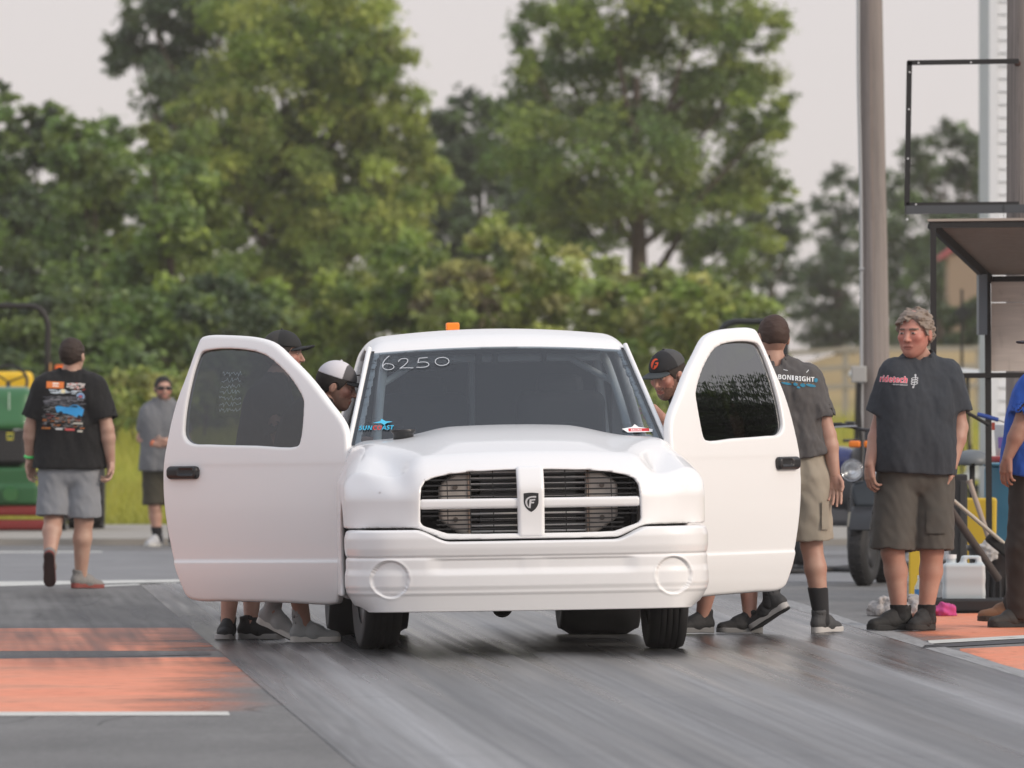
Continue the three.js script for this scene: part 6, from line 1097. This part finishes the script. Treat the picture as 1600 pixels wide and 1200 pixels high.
// ---------- golf carts ----------
function cart(label, px, d, turn, roofM, bodyM, len = 1.7) {
  const c = thing('golf_cart', label, 'golf cart', V((px - 800) * d / F, rise((px - 800) * d / F, d) - 0.0, -d), turn, undefined);
  c.scale.setScalar(0.92);
  part('roof', solid((x, y, z) => rbox(x, y - 1.86 + 0.04 * (z / 0.8) ** 2 + 0.05 * x * x, z, 0.56, 0.04, len / 2, 0.035), [-0.62, 1.74, -len / 2 - 0.06], [0.62, 1.96, len / 2 + 0.06], 0.016), roofM, c);
  for (const e of [-1, 1]) for (const z of [-0.7, 0.62]) part('roof_post', bar(V(e * 0.5, 0.75, z * 1.05), V(e * 0.5, 1.84, z), 0.02), frameBlack, c);
  part('cart_body', solid((x, y, z) => { let v = rbox(x, y - 0.42, z, 0.56, 0.16, 1.05, 0.06); v = smin(v, rbox(x, y - 0.62, z - 0.85, 0.52, 0.24, 0.24, 0.1), 0.08); v = smin(v, rbox(x, y - 0.6, z + 0.75, 0.54, 0.2, 0.36, 0.08), 0.06); for (const w of [-0.75, 0.75]) v = smax(v, -(Math.hypot(y - 0.24, z - w) - 0.28), 0.02); return v; }, [-0.65, 0.18, -1.25], [0.65, 0.95, 1.25], 0.026), bodyM, c);
  part('seat', box(1.0, 0.12, 0.45, 0, 0.78, -0.3, 0.05), mat([0.5, 0.47, 0.4], 0.6), c); part('seat_back', box(1.0, 0.38, 0.1, 0, 1.05, -0.56, 0.04), mat([0.5, 0.47, 0.4], 0.6), c);
  for (const e of [-1, 1]) for (const z of [-0.75, 0.75]) part('wheel', lathe([[0, -0.09], [0.13, -0.08], [0.22, -0.09], [0.235, 0], [0.22, 0.09], [0.13, 0.08], [0, 0.09]], 30).rotateZ(PI / 2).translate(e * 0.5, 0.235, z), rubber, c);
  part('windscreen', box(0.98, 0.8, 0.01, 0, 1.36, 0.66), mat([0.9, 0.93, 0.94], 0.03, { transmission: 1, thickness: 0 }), c); part('steering_wheel', new THREE.TorusGeometry(0.15, 0.014, 8, 24).rotateX(-0.8).translate(-0.25, 1.05, 0.28), blackMatte, c);
}
cart('golf cart with white roof beyond the grey utility pole', 1432, 101, 1.5, mat([0.70, 0.72, 0.74], 0.4), mat([0.62, 0.63, 0.6], 0.4), 1.62);
{
  const d = 73, m = thing('ride_on_mower', 'ride-on mower with black roll bar behind the open right door', 'mower', V((1182 - 800) * d / F, 0, -d), 0.1), bk = mat([0.02, 0.022, 0.024], 0.4);
  part('roll_bar', tube([V(-0.27, 0.6, -0.3), V(-0.27, 1.6, -0.3), V(-0.26, 1.9, -0.3), V(-0.18, 1.975, -0.3), V(0, 1.985, -0.3), V(0.18, 1.975, -0.3), V(0.26, 1.9, -0.3), V(0.27, 1.6, -0.3), V(0.27, 0.6, -0.3)], 0.026, 70, 10), bk, m);
  part('mower_body', solid((x, y, z) => smin(rbox(x, y - 0.45, z + 0.1, 0.30, 0.18, 0.6, 0.08), rbox(x, y - 0.2, z - 0.3, 0.36, 0.06, 0.4, 0.04), 0.05), [-0.62, 0.1, -0.8], [0.62, 0.7, 0.8], 0.022), mat([0.03, 0.03, 0.033], 0.4), m);
  part('seat', solid((x, y, z) => smin(rbox(x, y - 0.70, z, 0.24, 0.06, 0.24, 0.05), rbox(x, y - 0.95, z + 0.2, 0.24, 0.24, 0.06, 0.05), 0.05), [-0.3, 0.6, -0.3], [0.3, 1.25, 0.3], 0.018), blackMatte, m);
  for (const e of [-1, 1]) { part('rear_wheel', lathe([[0, -0.1], [0.16, -0.1], [0.26, -0.11], [0.28, 0], [0.26, 0.11], [0.16, 0.1], [0, 0.1]], 30).rotateZ(PI / 2).translate(e * 0.34, 0.28, -0.4), rubber, m); part('caster', lathe([[0, -0.05], [0.1, -0.05], [0.14, 0], [0.1, 0.05], [0, 0.05]], 24).rotateZ(PI / 2).translate(e * 0.26, 0.14, 0.75), rubber, m); part('control_lever', tube([V(e * 0.3, 0.6, 0.1), V(e * 0.3, 0.95, 0.25), V(e * 0.1, 1.0, 0.32)], 0.014, 20, 8), bk, m); }
}
// ---------- tractor ----------
{
  const d = 90.5, s = F / d, tr = thing('tractor', 'green compact tractor with yellow seat and roll bar at the left edge', 'tractor', V((6 - 800) / s, 0, -d), 0.03);
  const gr = mat([0.020, 0.125, 0.030], 0.32, { clearcoat: 0.5 }), gr2 = mat([0.02, 0.10, 0.03], 0.5), ye = mat([0.75, 0.48, 0.02], 0.45), bk = mat([0.014, 0.014, 0.015], 0.6), re = mat([0.20, 0.02, 0.018], 0.6);
  part('hood', solid((x, y, z) => { const w = 0.30 + 0.02 * Math.cos(y * 3); let v = smax(rbox(x, y - 1.28, z + 0.1, w, 0.22, 0.75, 0.09), (z - 0.55 + 0.5 * (y - 1.1)) * 0.85, 0.12); return v; }, [-0.36, 1.02, -0.9], [0.36, 1.56, 0.72], 0.014), gr, tr);
  part('hood_stripe', box(0.012, 0.20, 0.012, 0.065, 1.34, 0.46).rotateX(-0.0), mat([0.5, 0.6, 0.5], 0.4), tr);
  part('grille', solid((x, y, z) => rbox(x, y - 0.98, z - 0.35, 0.235, 0.26, 0.14, 0.05), [-0.28, 0.68, 0.15], [0.28, 1.28, 0.55], 0.012), bk, tr);
  for (let k = 0; k < 9; k++) part('grille_slat', box(0.36, 0.012, 0.012, 0, 0.78 + k * 0.03, 0.495), mat([0.05, 0.05, 0.05], 0.5), tr);
  for (const e of [-1, 1]) part('headlight', solid((x, y, z) => rbox(x - e * 0.165, y - 1.115 - 0.12 * (Math.abs(x) - 0.16), z - 0.46, 0.068, 0.055, 0.05, 0.03), [e * 0.165 - 0.09, 1.03, 0.38], [e * 0.165 + 0.09, 1.2, 0.54], 0.009), mat([0.72, 0.74, 0.76], 0.15, { metalness: 0.5 }), tr);
  { const lt = canvasTex(128, 128, (c) => { c.clearRect(0, 0, 128, 128); c.fillStyle = '#d9cf3a'; c.beginPath(); c.moveTo(20, 10); c.lineTo(108, 10); c.quadraticCurveTo(124, 10, 122, 30); c.lineTo(116, 106); c.quadraticCurveTo(112, 122, 96, 122); c.lineTo(32, 122); c.quadraticCurveTo(14, 122, 12, 104); c.lineTo(6, 30); c.quadraticCurveTo(4, 10, 20, 10); c.fill(); c.fillStyle = '#1d5a2a'; c.beginPath(); c.moveTo(24, 78); c.quadraticCurveTo(50, 40, 100, 56); c.lineTo(112, 44); c.lineTo(104, 66); c.lineTo(84, 72); c.lineTo(104, 96); c.lineTo(74, 78); c.lineTo(50, 84); c.lineTo(30, 104); c.lineTo(38, 84); c.fill(); c.beginPath(); c.moveTo(92, 52); c.lineTo(84, 26); c.lineTo(98, 42); c.lineTo(112, 24); c.lineTo(104, 50); c.fill(); }); part('emblem', new THREE.PlaneGeometry(0.082, 0.082).translate(0.075, 1.005, 0.498), mat([1, 1, 1], 0.5, { map: lt, transparent: true }), tr); }
  part('front_weight', solid((x, y, z) => smin(rbox(x, y - 0.60, z - 0.45, 0.33, 0.09, 0.12, 0.03), rbox(x, y - 0.42, z - 0.5, 0.36, 0.10, 0.10, 0.04), 0.03), [-0.42, 0.26, 0.25], [0.42, 0.76, 0.68], 0.014), gr2, tr);
  part('weight_boss', new THREE.CylinderGeometry(0.075, 0.08, 0.05, 24).rotateX(PI / 2).translate(0.08, 0.43, 0.615), gr, tr);
  part('front_axle', box(0.9, 0.1, 0.1, 0, 0.32, 0.1, 0.02), gr2, tr);
  part('mower_deck', solid((x, y, z) => smin(rbox(x, y - 0.26, z - 0.38, 0.36, 0.05, 0.2, 0.03), rbox(x, y - 0.12, z - 0.3, 0.5, 0.05, 0.3, 0.03), 0.02), [-0.6, 0.03, -0.1], [0.6, 0.36, 0.68], 0.016), re, tr);
  const wh = (name, x, z, r, w) => { const g = new THREE.Group(); g.name = name; tr.add(g); g.position.set(x, r, z); part('tyre', lathe([[r * 0.6, -w * 0.45], [r * 0.8, -w * 0.5], [r * 0.93, -w * 0.46], [r * 0.97, -w * 0.2], [r * 0.97, w * 0.2], [r * 0.93, w * 0.46], [r * 0.8, w * 0.5], [r * 0.6, w * 0.45]], 48).rotateZ(PI / 2), rubber, g); part('rim', lathe([[0, -w * 0.1], [r * 0.3, -w * 0.1], [r * 0.6, -w * 0.4], [r * 0.6, w * 0.4], [r * 0.3, w * 0.1], [0, w * 0.1]], 36).rotateZ(PI / 2), ye, g); for (let k = 0; k < 20; k++) for (const e of [-1, 1]) part('lug', box(w * 0.52, r * 0.07, r * 0.09).rotateY(e * 0.6).translate(e * w * 0.23, r * 0.965, 0).rotateX(k / 20 * 6.283 + (e > 0 ? 0.157 : 0)), rubber, g); };
  for (const e of [-1, 1]) { wh('front_wheel', e * 0.52, 0.1, 0.33, 0.22); wh('rear_wheel', e * 0.80, -1.45, 0.56, 0.38); }
  for (const e of [-1, 1]) part('fender', solid((x, y, z) => Math.max(rbox(x - e * 0.72, 0, 0, 0.2, 2, 2, 0.02), Math.abs(Math.hypot(y - 0.56, z + 1.45) - 0.64) - 0.018, 0.75 - y), e > 0 ? [0.5, 0.72, -2.15] : [-0.96, 0.72, -2.15], e > 0 ? [0.96, 1.25, -0.75] : [-0.5, 1.25, -0.75], 0.018), gr, tr);
  part('chassis', box(0.4, 0.35, 1.9, 0, 0.62, -0.7, 0.05), gr2, tr); part('platform', box(1.1, 0.05, 0.6, 0, 0.62, -0.85), bk, tr);
  part('seat', solid((x, y, z) => smin(rbox(x, y - 1.08, z + 1.35, 0.25, 0.07, 0.24, 0.05), rbox(x, y - 1.38, z + 1.58, 0.26, 0.28, 0.07, 0.065), 0.06), [-0.32, 0.95, -1.72], [0.32, 1.72, -1.05], 0.014), ye, tr);
  part('steering_wheel', new THREE.TorusGeometry(0.19, 0.016, 8, 36).rotateX(-0.5).translate(0.02, 1.55, -0.98), bk, tr); part('steering_column', bar(V(0, 1.0, -0.75), V(0.02, 1.54, -0.97), 0.025), bk, tr); for (const a of [0.4, 2.5, 4.6]) part('wheel_spoke', bar(V(0.02, 1.55, -0.98), V(0.02 + 0.185 * Math.cos(a), 1.55 + 0.185 * Math.sin(a) * 0.88, -0.98 + 0.185 * Math.sin(a) * 0.48), 0.009), bk, tr);
  part('roll_bar', tube([V(-0.40, 0.9, -1.85), V(-0.40, 1.9, -1.85), V(-0.39, 2.18, -1.85), V(-0.30, 2.31, -1.85), V(-0.1, 2.33, -1.85), V(0.1, 2.33, -1.85), V(0.30, 2.31, -1.85), V(0.39, 2.18, -1.85), V(0.40, 1.9, -1.85), V(0.40, 0.9, -1.85)], 0.034, 90, 10), mat([0.022, 0.02, 0.018], 0.6), tr);
  for (const e of [-1, 1]) { part('hazard_light', box(0.09, 0.075, 0.05, e * 0.52, 1.69, -1.82, 0.014), mat([0.9, 0.16, 0.02], 0.3), tr); part('light_bracket', box(0.1, 0.03, 0.03, e * 0.45, 1.68, -1.84), bk, tr); part('reflector', box(0.018, 0.11, 0.02, e * 0.43, 1.69, -1.80), mat([0.6, 0.3, 0.12], 0.4), tr); }
}
// ---------- far things on the right ----------
{
  const d = 176, fence = thing('rail_fence', 'weathered rail fence across the far field', 'fence', V(7.5, rise(7.5, d), -d)), gm = mat([0.33, 0.31, 0.27], 0.9);
  for (let k = 0; k < 9; k++) { const x = -3.6 + k * 1.3; const y = rise(7.5 + x, d) - rise(7.5, d); part('fence_post', box(0.11, 1.45, 0.11, x, y + 0.62, 0), gm, fence); }
  for (let k = 0; k < 8; k++) for (const h of [0.55, 0.92, 1.27]) { const x0 = -3.6 + k * 1.3, y0 = rise(7.5 + x0, d) - rise(7.5, d), y1 = rise(8.8 + x0, d) - rise(7.5, d); part('fence_rail', beam(V(x0, y0 + h, 0.07), V(x0 + 1.3, y1 + h, 0.07), 0.10, 0.03), gm, fence); }
  const b = thing('shed', 'far shed with red roof seen under the shelter roof', 'shed', V((1522 - 800) * 262 / F, rise(13.4, 262), -262));
  part('wall', box(1.6, 2.9, 2, 0, 1.45, 0), mat([0.30, 0.23, 0.17], 0.8), b); { const s = new THREE.Shape(); s.moveTo(-1.05, 0); s.lineTo(0, 0.75); s.lineTo(1.05, 0); s.lineTo(1.05, 0.12); s.lineTo(0, 0.9); s.lineTo(-1.05, 0.12); part('roof', new THREE.ExtrudeGeometry(s, { depth: 2.3, bevelEnabled: false }).translate(0, 2.75, -1.15), mat([0.42, 0.09, 0.10], 0.7), b); } part('door', box(0.6, 1.6, 0.05, 0.2, 0.8, 1.02), mat([0.18, 0.14, 0.11], 0.8), b);
  const sg = thing('diamond_sign', 'dark diamond sign on a post under the shelter roof', 'sign', V((1503 - 800) * 120 / F, rise(6, 120), -120));
  part('sign_plate', box(0.165, 0.165, 0.015).rotateZ(PI / 4).translate(0, HC + (HY - 489) * 120 / F, 0.03), mat([0.02, 0.022, 0.025], 0.6), sg); part('sign_post', bar(V(0, 0, 0), V(0, HC + (HY - 452) * 120 / F, 0), 0.02), frameBlack, sg);
}
console.log('leaves', leafCount);
renderer.render(scene, camera);
